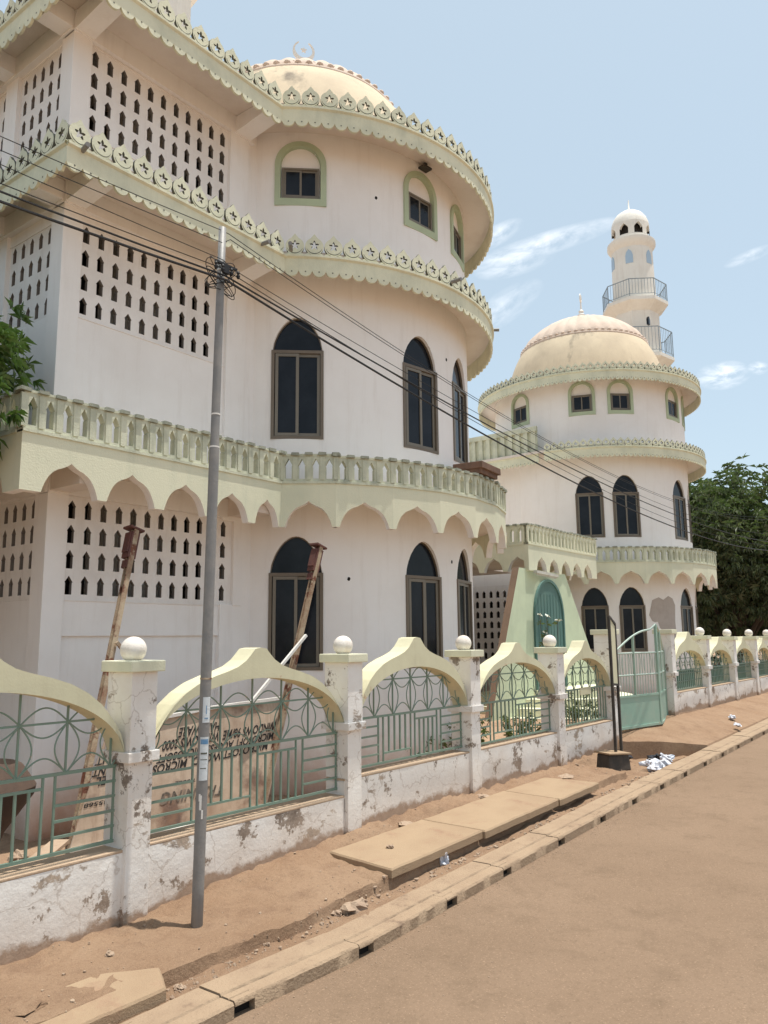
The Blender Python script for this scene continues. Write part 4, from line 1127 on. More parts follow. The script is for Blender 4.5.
# =================================================================== FENCE
ARCH_OUT = [(.035, 2.145), (.055, 2.135), (.09, 2.095), (.15, 2.035), (.23, 1.985), (.33, 1.95), (.46, 1.915), (.60, 1.865), (.72, 1.795), (.82, 1.71), (.90, 1.61), (.96, 1.51), (1.0, 1.43)]
def grille_mesh(x0, x1, zb, zr, zn, crown, foot, simple=0):
    """ornamental grille between pillars; clipped under the arch"""
    m = MB(); Y = 5.25; c = (x0+x1)/2; h = (x1-x0)/2
    def top(x):
        t = min(1, abs(x-c)/h); return foot+(crown-foot)*sqrt(max(0, 1-t*t))-.005
    b = .0145
    P = lambda x, z, dy=0: (x, Y+dy, z)
    B = lambda p, q, w=b, dy=0: m.bar(P(*p, dy), P(*q, dy), w)
    B((x0, zb), (x1, zb), .022); B((x0, zr), (x1, zr), .022)
    B((x0+.012, zb), (x0+.012, zr)); B((x1-.012, zb), (x1-.012, zr))
    u = h/1.05
    if simple == 0:
        a, e = c-.60*u, c+.60*u
        B((a, zb), (a, zr)); B((e, zb), (e, zr)); B((a+.085*u, zb), (a+.085*u, zr)); B((e-.085*u, zb), (e-.085*u, zr))
        for k in range(1, 5):
            z = zb+(zr-zb)*k/5
            B((x0, z), (a, z), .018); B((e, z), (x1, z), .018)
        zl = zb+(zr-zb)*.2; zu = zb+(zr-zb)*.84; mid = c+.03
        B((mid-.04, zb), (mid-.04, zr)); B((mid+.04, zb), (mid+.04, zr))
        B((a+.085*u, zl), (mid-.04, zl), .018); B((mid+.04, zu), (e-.085*u, zu), .018)
        s0, s1 = a+.085*u, mid-.04
        for k in range(1, 5): x = s0+(s1-s0)*k/5; B((x, zl), (x, zr), .016)
        s0, s1 = mid+.04, e-.085*u
        for k in range(1, 5): x = s0+(s1-s0)*k/5; B((x, zb), (x, zu), .016)
    else:
        n = 17
        for k in range(1, n): x = x0+(x1-x0)*k/n; B((x, zb), (x, zr), .016)
        if simple == 2:
            for z in (zb+.15, zb+.3): B((x0, z), (x1, z), .016)
    # upper part: verticals, lens shapes
    p = .335*u; nodes = [c+p*k for k in range(-3, 4) if abs(p*k) < h-.03]
    for x in nodes:
        if top(x) > zr+.03: B((x, zr), (x, top(x)), .013, .004)
    H = zn-zr
    def curve(pts):
        seg = []
        for q in pts:
            if q[1] < top(q[0]) and x0 < q[0] < x1: seg.append(q)
            else:
                if len(seg) > 1: m.tube([P(*s, -.006) for s in seg], .0058, 5, caps=False)
                seg = []
        if len(seg) > 1: m.tube([P(*s, -.006) for s in seg], .0058, 5, caps=False)
    for x in nodes:
        for sgn in (-1, 1):
            curve([(x+sgn*.088*u*sin(pi*t/14), zr+H*t/14) for t in range(15)])
    for xa in [c+p*k for k in range(-4, 4)]:
        hz = .105 if simple == 0 else .105
        curve([(xa+p*t/16, zn+hz*sin(pi*t/16)) for t in range(17)])
        curve([(xa+p*t/16, zn-hz*.9*sin(pi*t/16)) for t in range(17)])
        curve([(xa+p*t/16, zr+.115*sin(pi*t/16)) for t in range(17)])
    if top(c) > zn:
        xx = sqrt(max(0, 1-((zn-foot)/(crown-foot))**2))*h if crown > zn else 0
        if xx > .1: B((c-xx+.01, zn), (c+xx-.01, zn), .014)
    return m

def arch_mesh(x0, x1, dz, foot, scale=1.0):
    m = MB(); c = (x0+x1)/2; h = (x1-x0)/2
    crown = 1.88+dz*.25
    N = 56; O = []; I = []
    for k in range(N+1):
        t = -1+2*k/N; t = (abs(t)**.85)*(1 if t > 0 else -1)
        # inner ellipse sample and matching outer sample
        ang = t*pi/2*.999
        xi = sin(ang)*h; zi = foot+(crown-foot)*cos(ang)
        xo = abs(t)*1.0
        zo = interp([(0, 2.14)]+ARCH_OUT, xo)+dz
        O.append((c+(xo*h)*(1 if t >= 0 else -1), max(zo, foot+.06) if abs(t) < 1 else foot+.08)); I.append((c+xi, zi))
    f = seg_map((0, 5.15), (60, 5.15))[0]
    m.ring(O, I, f, -.21, 0, 0, 0, closed=False)
    return m

def fence(root, pillars, bays, low):
    """pillars: (x, ztop, ball, band); bays: (x0,x1,dz,foot,zb,zr,zn,simple); low: (x0,x1,ztop)"""
    for (x, zt, ball, zb_) in pillars:
        m = MB(); z0 = fz(x)-.15
        zband = zb_
        def shaft(hw, z0_, z1_, y0, y1):
            m.box(x-hw, x+hw, y0, y1, z0_, z1_)
        shaft(.103, z0, zband, 5.112, 5.395)
        for zc_ in (.0,): pass
        shaft(.112, zband+.075, zt-.07, 5.10, 5.405)
        shaft(.135, zband, zband+.075, 5.075, 5.43)
        p = m.build('pillar', M['lowwall'], root, bevel=.007)
        at = p.data.attributes.new('above_ground', 'FLOAT', 'POINT'); ox = ORG[root.name]
        for i_, v_ in enumerate(p.data.vertices): at.data[i_].value = max(-.1, v_.co.z+ox.z-fz(x))
        m = MB(); m.box(x-.150, x+.150, 5.06, 5.445, zt-.07, zt+.012); cp = m.build('cap', M['green'], p, bevel=.008)
        if ball:
            m = MB(); m.sphere((x, 5.26, zt+.092), .098, 28); m.build('ball', M['ball'], p, smooth=True)
    for i, (x0, x1, dz, foot, zb, zr, zn, sm) in enumerate(bays):
        m = arch_mesh(x0, x1, dz, foot); m.build('arch', M['archcream'], root, angle=35)
        g = grille_mesh(x0+.0, x1-.0, zb, zr, zn, 1.88+dz*.25, foot, sm); g.build('grille', M['teal'], root)
        if sm == 2:
            m = MB(); m.box(x0+.3, x1-.45, 5.262, 5.27, zb+.02, zr+.02); m.build('sheet_panel', M['gategreen'], root)
    for (x0, x1, zt) in low:
        m = MB(); n = max(1, int((x1-x0)/.12)); rows = 9
        V = []; F = []
        for i in range(n+1):
            x = x0+(x1-x0)*i/n
            for j in range(rows+1):
                z = -.1+(zt-.018+.1)*j/rows
                V.append((x, 5.15+.006*noise.noise(Vector((x*2.2, z*2.2, 1)))+.003*noise.noise(Vector((x*9, z*9, 1))), z))
        for i in range(n):
            for j in range(rows): a = i*(rows+1)+j; F.append((a, a+rows+1, a+rows+2, a+1))
        m.add(V, F)
        m.quad((x0, 5.37, -.1), (x1, 5.37, -.1), (x1, 5.37, zt-.03), (x0, 5.37, zt-.03))
        m.quad((x0, 5.15, -.1), (x0, 5.37, -.1), (x0, 5.37, zt-.03), (x0, 5.15, zt-.03)); m.quad((x1, 5.15, -.1), (x1, 5.37, -.1), (x1, 5.37, zt-.03), (x1, 5.15, zt-.03))
        w = m.build('low_wall', M['lowwall'], root, smooth=False)
        at = w.data.attributes.new('above_ground', 'FLOAT', 'POINT'); ox = ORG[root.name]
        for i_, v_ in enumerate(w.data.vertices): at.data[i_].value = v_.co.z+ox.z-fz(v_.co.x+ox.x)
        m = MB(); m.box(x0, x1, 5.149, 5.385, zt-.018, zt+.002); m.build('coping', M['coping'], w, bevel=.006)

nf = thing('boundary_fence', 'near pale green arched boundary fence with ball topped pillars on a peeling low wall', 'fence', (7, 5.26, .3))
PX = [1.28, 3.715, 6.16, 8.42, 10.77]
fence(nf, [(x, 2.05, True, 1.335) for x in PX]+[(12.80, 2.31, False, 1.335)],
      [(1.39, 3.595, .05, 1.36, .79, 1.31, 1.655, 0), (3.825, 6.05, 0, 1.36, .79, 1.31, 1.655, 0), (6.27, 8.31, .08, 1.36, .94, 1.41, 1.78, 0),
       (8.53, 10.66, -.0, 1.36, .92, 1.40, 1.74, 0), (10.88, 12.69, .01, 1.36, .92, 1.42, 1.74, 1)],
      [(-.5, 6.05, .735), (6.05, 12.92, .885)])
ff = thing('boundary_fence', 'far arched boundary fence receding past the gate to the dark tree', 'fence', (20, 5.26, .7))
PF = [18.05, 20.2, 22.25, 24.2, 26.1, 28.1, 30.1, 32.1]
bz = [(15.87, PF[0]-.115)]+[(a+.115, b-.115) for a, b in zip(PF, PF[1:])]
fence(ff, [(15.75, 2.32, False, 1.45)]+[(x, 2.17 if x > 18.5 else 2.20, True, 1.50) for x in PF],
      [(a, b, (.15 if i == 0 else .04 if i < 3 else 0), 1.50, 1.16, 1.52, 1.76, 2) for i, (a, b) in enumerate(bz)],
      [(15.7, 32.2, 1.13)])
m = MB(); m.box(11.65, 12.05, 5.215, 5.228, 1.33, 1.44); pl = m.build('plate', M['archcream'], nf)

# gate
gate = thing('gate', 'green metal double gate with pale arched top rails and solid lower sheets', 'gate', (14.1, 5.1, .65))
def leaf(p0, p1, ztop, zs):
    f, L = seg_map(p0, p1)
    m = MB()
    B = lambda u0, z0, u1, z1, w: m.bar(f(u0, z0, 0), f(u1, z1, 0), w)
    zg = .67
    B(.015, zg, .015, ztop(0), .04); B(L-.015, zg, L-.015, ztop(1), .04); B(0, zg+.02, L, zg+.02, .04); B(0, zs, L, zs, .035)
    B(L*.47, zs, L*.47, ztop(.47), .035)
    lf = m.build('gate_leaf', M['gategreen'], gate)
    m = MB(); m.prism([(0.02, zg+.02), (L-.02, zg+.02), (L-.02, zs), (.02, zs)], f, -.006, .006); m.build('sheet_panel', M['gategreen'], lf)
    m = MB()
    pts = [f(L*k/16, ztop(k/16), 0) for k in range(17)]; m.tube(pts, .018, 6)
    m.tube([f(0, 1.55, 0), f(L, 1.55, 0)], .015, 6); m.tube([f(0, 1.92, 0), f(L, 1.92, 0)], .015, 6)
    m.build('top_rail', M['gatewhite'], lf)
    m = MB(); n = int(L/.085)
    for k in range(1, n):
        u = L*k/n; m.tube([f(u, zs, 0), f(u, 1.92, 0)], .007, 5)
        if k % 2 == 0: m.tube([f(u+.04*sin(pi*t/8)*(1 if k % 4 else -1), 1.55+.37*t/8, .005) for t in range(9)], .006, 5)
    m.build('bars', M['gatewhite'], lf)
leaf((13.05, 5.27), (14.52, 5.00), lambda t: 1.88+.44*sin(pi/2*min(1, t*1.15)) if t < .86 else 2.32+(t-.86)*.7, 1.20)
leaf((14.52, 5.00), (15.62, 5.26), lambda t: 2.41-.05*t-.42*t*t, 1.20)

# =================================================================== UTILITY POLE, CABLES
PB = Vector((3.90, 4.67, .20)); PT = Vector((3.985, 4.67, 5.49))
pole = thing('utility_pole', 'slim grey steel utility pole with paper notices, standing on the dirt verge', 'pole', tuple(PB))
def pp_(z): return PB+(PT-PB)*((z-PB.z)/(PT.z-PB.z))
m = MB(); m.tube([pp_(z) for z in (.1, .5, 1.0, 1.5, 2.0, 2.4, 2.70, 2.76, 2.80, 3.3, 3.6, 3.66, 3.70, 4.2, 4.8, 5.49)],
            [.041, .041, .041, .040, .040, .039, .039, .039, .039, .038, .038, .038, .034, .033, .031, .030], 20)
m.build('shaft', M['pole'], pole, smooth=True)
for z, r in ((3.67, .0385), (3.93, .0355), (1.93, .042), (5.12, .035)):
    m = MB(); m.tube([pp_(z-.006), pp_(z+.006)], r, 20); m.build('band', M['white'] if z > 3 else M['rust'], pole)
def poster(z0, z1, a0, a1, mat, r=.0418, name='notice'):
    m = MB(); n = 10; mid = (z0+z1)/2; c = pp_(mid)
    for k in range(n):
        a, b = rad(a0+(a1-a0)*k/n), rad(a0+(a1-a0)*(k+1)/n)
        q = []
        for (t, z) in ((a, z0), (b, z0), (b, z1), (a, z1)):
            cc = pp_(z); q.append((cc.x+r*cos(t), cc.y+r*sin(t), z))
        m.quad(*q)
    return m.build(name, M[mat], pole, smooth=True)
# notices face the street (toward the camera)
poster(1.62, 1.80, -150, -70, 'paper', .0418); poster(1.22, 1.52, -165, -75, 'paper', .0420)
poster(1.47, 1.505, -160, -82, 'paperblue', .0428, 'notice_print'); poster(1.40, 1.412, -155, -90, 'grime_shade', .0428, 'notice_print')
poster(1.36, 1.366, -155, -88, 'grime_shade', .0428, 'notice_print'); poster(1.30, 1.306, -155, -95, 'grime_shade', .0428, 'notice_print'); poster(1.645, 1.655, -130, -95, 'paperblue', .0428, 'notice_print')
poster(1.68, 1.74, -118, -110, 'paperblue', .0428, 'notice_print')
for (z, h, a, w) in ((1.02, .10, -150, 22), (.96, .06, -128, 16), (1.08, .05, -158, 18)): poster(z, z+h, a, a+w, 'white', .0420, 'paint_splash')
# bracket, tangle of cable
m = MB()
c = pp_(5.10)
for k in range(9):
    r = random.uniform(.05, .13); zc = 5.06+random.uniform(-.08, .10); t0 = random.uniform(0, 6); tl = random.uniform(-.5, .5)
    m.tube([(c.x+r*cos(t0+2*pi*q/22)*1.15, c.y+r*sin(t0+2*pi*q/22)*.5, zc+tl*r*cos(t0+2*pi*q/22)+.7*r*sin(2*pi*q/22)) for q in range(23)], .0035, 5)
m.build('cable_coil', M['cable'], pole)
m = MB(); m.box(c.x-.11, c.x+.11, 4.600, 4.620, 5.14, 5.158); m.box(c.x-.03, c.x+.03, 4.60, 4.625, 5.08, 5.14)
for dx in (-.11, -.04, .05, .12): m.revolve([(.001, 5.07), (.012, 5.08), (.016, 5.10), (.008, 5.11), (.015, 5.125), (.006, 5.14)], c.x+dx, 4.60, 10)
m.build('insulator_rack', M['cable'], pole)

def cable(pts, r, label):
    """pts: 3 key points, parabola through them in x"""
    (xa, za), (xb, zb), (xc, zc) = pts
    def q(x):
        return za*(x-xb)*(x-xc)/((xa-xb)*(xa-xc))+zb*(x-xa)*(x-xc)/((xb-xa)*(xb-xc))+zc*(x-xa)*(x-xb)/((xc-xa)*(xc-xb))
    return q
cabs = [  # (dy, radius, left profile, right profile, label)
    ((-14, 5.6), (2.21, 4.87), (3.97, 5.02), (3.97, 5.02), (12.03, 4.28), (19.8, 4.24), .0105, 'thickest black overhead cable, lowest of those left of the pole'),
    ((-14, 5.6), (2.20, 4.94), (3.97, 5.06), (3.97, 5.06), (12.06, 4.50), (20, 4.50), .008, 'second thick black overhead cable, just above the thickest'),
    ((-14, 5.7), (2.20, 5.00), (3.97, 5.12), (3.97, 5.12), (12.0, 4.40), (20, 4.38), .004, 'thin overhead wire between the two thick black cables'),
    ((-14, 5.9), (2.19, 5.13), (3.98, 5.20), (3.98, 5.17), (9.25, 4.72), (19, 4.62), .0035, 'thin overhead wire crossing in front of the lattice panel'),
    ((-14, 6.1), (2.18, 5.23), (3.98, 5.35), (3.98, 5.42), (9.25, 4.86), (16, 4.72), .0035, 'thin overhead wire second from the top of the bundle'),
    ((-14, 6.3), (2.18, 5.33), (3.98, 5.46), (3.98, 5.47), (9.30, 4.89), (16, 4.76), .0035, 'topmost thin overhead wire reaching the pole tip'),
]
for i, (l0, l1, l2, r0, r1, r2, rad_, lab) in enumerate(cabs):
    y = 4.60+.012*i
    ql = cable((l0, l1, l2), 0, ''); qr = cable((r0, r1, r2), 0, '')
    m = MB(); pts = [(x, y, ql(x)) for x in [-14+17.97*k/24 for k in range(25)]]
    pts += [(x, y+.004*(x-4), qr(x)) for x in [4.05+26*k/40 for k in range(41)]]
    m.tube(pts, rad_, 6)
    single(m, 'overhead_cable', M['cable'], lab, 'cable', 'overhead cables strung along the street', loc=(3.97, y, 5.0))

# =================================================================== FALLEN SIGNBOARD
SP = Vector((4.41, 7.07, .3)); SW = Vector((.995, -.097, 0)).normalized(); SV = Vector((.306, .077, .949)).normalized()
SN = SW.cross(SV).normalized()
sign = thing('signboard', 'weathered signboard turned upside down against the lattice block, two rusty legs in the air', 'signboard', tuple(SP))
def sp(s, t, d=0): return SP+SW*s+SV*t+SN*d
m = MB(); sm_ = lambda u, z, d: tuple(sp(u, z, d))
m.prism([(-.02, .02), (2.27, .0), (2.36, 1.285), (1.2, 1.225), (0.05, 1.10)], sm_, -.02, 0)
m.build('board', M['board'], sign)
m = MB()
for (a, b) in (((-.03, .0), (2.28, -.01)), ((2.36, 1.29), (1.2, 1.235)), ((1.2, 1.235), (.05, 1.11))):
    m.bar(sp(*a, .012), sp(*b, .012), .035, .035)
m.build('frame', M['white'], sign)
def leg(p, q, w):
    p = Vector(p); q = Vector(q); d = (q-p).normalized()
    m = MB(); L = (q-p).length
    x = d.cross(Vector((0, 1, 0))).normalized(); y = d.cross(x)
    m.obox((p+q)/2, d, x, y, L/2, w/2, w*.12); m.obox((p+q)/2+y*w*.45, d, x, y, L/2, w*.10, w*.33)
    m.obox((p+q)/2+y*w*.9, d, x, y, L/2, w/2, w*.12)
    lg = m.build('leg', M['rust'], sign)
    m = MB(); top = q
    m.obox(top, x, d, y, w*1.6, w*.20, w*1.2); m.build('base_plate', M['rustred'], lg)
    m = MB(); m.obox(top-d*(w*3.4)-x*w*.0, d, x, y, w*2.6, w*.86, w*1.0); m.obox(top-d*(w*3.0)+x*w*.95, d, x, y, w*2.0, w*.22, w*.8); m.obox(top-d*(w*7.2), d, x, y, w*.75, w*.66, w*.8)
    m.build('clamp', M['rustred'], lg)
leg(sp(.02, -.03, -.07), (5.28, 7.55, 3.43), .058)
leg(sp(2.22, -.03, -.07), (7.60, 6.90, 3.39), .058)
m = MB(); m.bar((7.27, 6.80, 2.26), (6.42, 6.86, 1.50), .032); m.build('brace', M['white'], sign)
m = MB(); m.bar((4.95, 7.30, 2.20), (5.12, 7.25, 1.98), .035); m.build('brace', M['rust'], sign)
def text_on_board(txt, s0, t0, s1, t1, cap, mat, shear=.0):
    cu = bpy.data.curves.new('txt', 'FONT'); cu.body = txt; cu.size = 1; cu.offset = .022; cu.resolution_u = 3
    ob = bpy.data.objects.new('txt', cu); COL.objects.link(ob)
    bpy.context.view_layer.update()
    me = bpy.data.meshes.new_from_object(ob.evaluated_get(bpy.context.evaluated_depsgraph_get()))
    bpy.data.objects.remove(ob)
    xs_ = [v.co.x for v in me.vertices]; W = max(xs_)-min(xs_); x0 = min(xs_)
    e = Vector((s1-s0, t1-t0)); Lb = e.length; ux = e/Lb
    H = .70
    for v in me.vertices:
        x = (v.co.x-x0)/W*Lb; y = v.co.y/H*cap
        s = s0+ux.x*x-(shear*y); t = t0+ux.y*x-y
        v.co = sp(s, t, .004)-SP
    me.materials.clear(); me.materials.append(M[mat])
    o = bpy.data.objects.new('lettering', me); COL.objects.link(o); o.parent = sign
    return o
text_on_board('HARDWARE', 1.39, 1.068, .88, 1.043, .100, 'black', 0)
text_on_board('WINDOWS 98/ME  WINDOWS 2000', 2.215, 1.004, .715, .918, .098, 'black', 0)
text_on_board('NT', .16, .84, .0, .83, .075, 'black', 0)
text_on_board('MICROSOFT ACCESS  MICROSOFT  POWERPOINT', 2.19, .884, .0, .730, .083, 'black', 0)
text_on_board('MICROSOFT WORD  MICROSOFT  EXCEL', 2.13, .778, .06, .638, .085, 'black', 0)
text_on_board('TRAINING', 1.62, .375, .845, .385, .115, 'faded', .1)
text_on_board('TAMALE', 1.225, .485, .97, .483, .032, 'black', .1)
text_on_board('35568', .243, .412, -.0, .404, .038, 'black', 0)

# =================================================================== SMALL YARD THINGS
m = MB()
m.revolve([(.001, .22), (.16, .22), (.18, .60), (.24, .76), (.44, 1.04), (.45, 1.10), (.34, 1.26), (.30, 1.28), (.28, 1.24), (.001, 1.22)], 3.14, 6.42, 28)
single(m, 'barrel', M['shadewood'], 'dark rounded barrel darkened for shade, standing behind the leftmost fence bay', 'barrel', loc=(3.14, 6.42, .22), angle=40)
m = MB(); m.bar((3.35, 6.35, .30), (4.25, 7.0, .42), .16, .03)
single(m, 'plank', M['plank'], 'dusty plank lying on the yard ground behind the leftmost bay', 'plank', loc=(3.8, 6.7, .3))
m = MB(); m.bar((3.15, 6.6, .27), (4.35, 7.25, .29), .12, .03)
single(m, 'plank', M['plank'], 'flat second plank on the yard ground beside the column foot', 'plank', loc=(3.7, 6.9, .25))
rock((4.05, 7.35, .27), .09, 'rubble lump at the foot of the corner column', sz=.6)
rock((4.22, 7.15, .25), .06, 'smaller rubble lump at the foot of the corner column', sz=.7)

# black frame sign edge on and its block
m0 = thing('signpost', 'narrow black signpost seen edge on, standing in a tarred block by the gate', 'signpost', (11.58, 4.66, .4))
m = MB(); a = (11.45, 4.625); b = (11.70, 4.64)
m.bar((*a, .4), (*a, 2.50), .035); m.bar((*b, .4), (*b, 2.40), .035); m.bar((*a, 2.50), (*b, 2.39), .035); m.bar((*a, 1.52), (*b, 1.50), .03)
m.build('frame', M['blackpaint'], m0)
m = MB(); m.prism([(.02, 1.53), (.23, 1.51), (.23, 2.36), (.02, 2.48)], seg_map(a, b)[0], -.008, .008); m.build('panel', M['archcream'], m0)
m = MB(); m.box(-.19, .19, -.16, .16, 0, .24); m.v = [(v[0]*(1-.12*(v[2] > .1)), v[1]*(1-.1*(v[2] > .1)), v[2]+(.02 if v[0] > 0 else 0)) for v in m.v]
o = m.build('concrete_block', M['darkstone'], None, bevel=.02); o.location = (11.42, 4.66, vz(11.42, 4.66)-.02); o.rotation_euler = (0, 0, -.55); tag(o, 'tar blackened concrete block carrying the narrow signpost', 'block')
m = MB(); m.box(-.2, .2, -.17, .17, 0, .025); o = m.build('concrete_slab', M['concrete'], None, bevel=.008); o.location = (11.42, 4.66, vz(11.42, 4.66)+.222); o.rotation_euler = (0, .04, -.5)
tag(o, 'thin pale slab piece capping the tarred block', 'slab')

# =================================================================== PLANTS
def leaf_quad(mb, p, d, up, L, W, droop=.35):
    d = d.normalized(); s = d.cross(up)
    if s.length < 1e-3: s = Vector((1, 0, 0))
    s.normalize(); mid = p+d*L*.5; tip = p+(d+Vector((0, 0, -droop))).normalized()*L
    k = len(mb.v)
    mb.v += [tuple(p), tuple(mid+s*W/2), tuple(tip), tuple(mid-s*W/2)]
    mb.f.append((k, k+1, k+2)); mb.f.append((k, k+2, k+3)); mb.m += [0, 0]

def whorl(mb, p, out, n, L, W, rng):
    out = out.normalized()
    a = out.cross(Vector((.3, .2, 1))).normalized(); b = out.cross(a)
    for k in range(n):
        t = 2*pi*k/n+rng.uniform(-.3, .3); tilt = rng.uniform(.5, 1.15)
        d = out*cos(tilt)+(a*cos(t)+b*sin(t))*sin(tilt)+Vector((0, 0, -.15))
        leaf_quad(mb, p, d, Vector((0, 0, 1)), L*rng.uniform(.7, 1.15), W*rng.uniform(.8, 1.2), rng.uniform(.25, .8))

def tree(name, base, centre, radii, n, L, W, label, mat, seed, lobes=9, group=None, trunk_r=.2, inner=.55, reject=None):
    rng = random.Random(seed)
    root = thing(name, label, 'tree', base, group)
    B0 = Vector(base); C0 = Vector(centre)
    m = MB(); fork = B0+(C0-B0)*.5; fork.z = B0.z+(centre[2]-radii[2]*.75-B0.z)*.9
    fork.z = max(fork.z, B0.z+.6)
    m.tube([B0-Vector((0, 0, .2)), B0+(fork-B0)*.4+Vector((.05, .03, 0)), fork], [trunk_r*1.25, trunk_r, trunk_r*.8], 10)
    lb = []
    for k in range(lobes):
        t = 2*pi*k/lobes+rng.uniform(-.3, .3); ph = rng.uniform(-.5, 1.2)
        d = Vector((cos(t)*cos(ph)*radii[0], sin(t)*cos(ph)*radii[1], sin(ph)*radii[2]))
        c = C0+d*rng.uniform(.42, .66); lb.append((c, rng.uniform(.42, .62)))
        m.tube([fork, fork+(c-fork)*.5+Vector((0, 0, .15)), c], [trunk_r*.5, trunk_r*.3, trunk_r*.08], 7)
    lb.append((C0, .62))
    m.build('trunk', M['bark'], root, smooth=True)
    mb = MB(); cnt = 0; tries = 0
    while cnt < n and tries < n*20:
        tries += 1
        c, s = rng.choice(lb)
        d = Vector((rng.gauss(0, 1), rng.gauss(0, 1), rng.gauss(0, 1))).normalized()
        q = rng.uniform(inner, 1.0)**.6
        q *= 1+.22*noise.noise(Vector((d.x*3+c.x, d.y*3+c.y, d.z*3)))
        p = c+Vector((d.x*radii[0], d.y*radii[1], d.z*radii[2]))*s*q
        if noise.noise(p*(1.6/max(.5, radii[0]*.35))) < -.28: continue
        if reject and reject(p): continue
        whorl(mb, p, d*1.0+Vector((0, 0, .35)), rng.randint(6, 9), L, W, rng); cnt += 1
    mb.build('crown', M[mat], root, recalc=False)
    return root
tree('mango_tree', (36.5, 9.0, .6), (36.0, 8.9, 4.7), (5.0, 4.4, 4.2), 7000, .30, .075, 'big dark mango tree rising behind the far boundary fence', 'leaf', 11, lobes=14, trunk_r=.3)
tree('mango_tree', (44, 14, .6), (44, 14, 4.0), (7, 6, 4.2), 3200, .45, .12, 'farther mango tree filling the dark gap behind the big one', 'leaf', 12, lobes=10, trunk_r=.3)
tree('mango_tree', (41, 6.6, .6), (41, 6.9, 4.0), (4.5, 2.6, 4.0), 4200, .30, .08, 'right hand mango tree cut by the picture edge above the far fence', 'leaf', 13, lobes=10, trunk_r=.25)
def inb(p): return (p.x > 4.3 and p.y > 7.9) or (p.x > 3.72 and p.z < 4.70 and p.y > 7.2) or p.z < 4.0 or p.x > 3.72+.55*(p.y-7.2)/.8+.25*(5.0-p.z) or p.y < 7.0
tree('mango_tree', (2.2, 8.6, .22), (3.2, 8.25, 4.75), (1.5, 1.1, 1.15), 1100, .155, .032, 'leafy mango branch end reaching the balcony corner at the left edge', 'leaf_near', 5, lobes=8, trunk_r=.09, reject=inb)

tree('mango_tree', (.6, 11.8, .2), (.8, 11.6, 4.6), (3.0, 4.0, 2.9), 2600, .34, .10, 'dense unseen mango tree added to shade the left side of the latticed block', 'leaf', 21, lobes=12, trunk_r=.22, reject=lambda p: p.x > 4.0 or p.x > .44*p.y)  # tree added out of view for its shade on the left wall
def shrub(c, r, h, n, label, seed, flowers=0, L=.09, W=.03):
    rng = random.Random(seed); t = thing('shrub', label, 'shrub', c)
    st = MB(); mb = MB(); fl = MB()
    for k in range(n):
        a = rng.uniform(0, 6.28); rr = r*sqrt(rng.random()); hh = h*rng.uniform(.5, 1)
        p0 = Vector(c)+Vector((cos(a)*rr*.4, sin(a)*rr*.4, 0)); p1 = Vector(c)+Vector((cos(a)*rr, sin(a)*rr, hh))
        st.tube([p0, (p0+p1)/2+Vector((rng.uniform(-.04, .04), 0, .05)), p1], .006, 4)
        for q in range(5):
            p = p0+(p1-p0)*rng.uniform(.35, 1)
            whorl(mb, p, Vector((rng.uniform(-1, 1), rng.uniform(-1, 1), 1)), rng.randint(3, 6), L, W, rng)
        if flowers and k < flowers: 
            whorl(fl, p1, Vector((0, -.3, 1)), 5, .09, .05, rng)
    st.build('stem', M['bark'], t); mb.build('foliage', M['bush'], t, recalc=False)
    if flowers: fl.build('flower', M['flower'], t, recalc=False)
shrub((10.2, 6.6, .25), .55, .75, 26, 'low yellow green shrub in the yard behind the fourth fence bay', 1)
shrub((11.0, 7.0, .28), .6, .9, 26, 'dense shrub in front of the flared green porch', 2)
shrub((11.9, 6.3, .35), .5, .7, 22, 'shrub behind the bay with the small plate', 3)
shrub((9.4, 6.9, .25), .4, .6, 16, 'small shrub near the drum foot behind the fourth bay', 4)
shrub((14.6, 6.6, .5), .5, .75, 22, 'shrub seen through the bars of the gate', 6)
shrub((14.9, 7.25, .4), .30, 2.3, 7, 'tall thin plant with white flowers before the porch door', 7, flowers=7, L=.12)

# =================================================================== WORLD, SUN, CAMERA
EL = 80.0; AZ = (.62, -.78)
sd = Vector((AZ[0]*cos(rad(EL)), AZ[1]*cos(rad(EL)), sin(rad(EL)))).normalized()
w = bpy.data.worlds.new('World'); scene.world = w; w.use_nodes = True
nt = w.node_tree; bg = nt.nodes['Background']
sky = nt.nodes.new('ShaderNodeTexSky'); sky.sky_type = 'NISHITA'; sky.sun_disc = False
sky.sun_elevation = rad(EL); sky.sun_rotation = atan2(sd.x, sd.y); sky.altitude = 200
sky.air_density = 1.0; sky.dust_density = 2.2; sky.ozone_density = 1.0
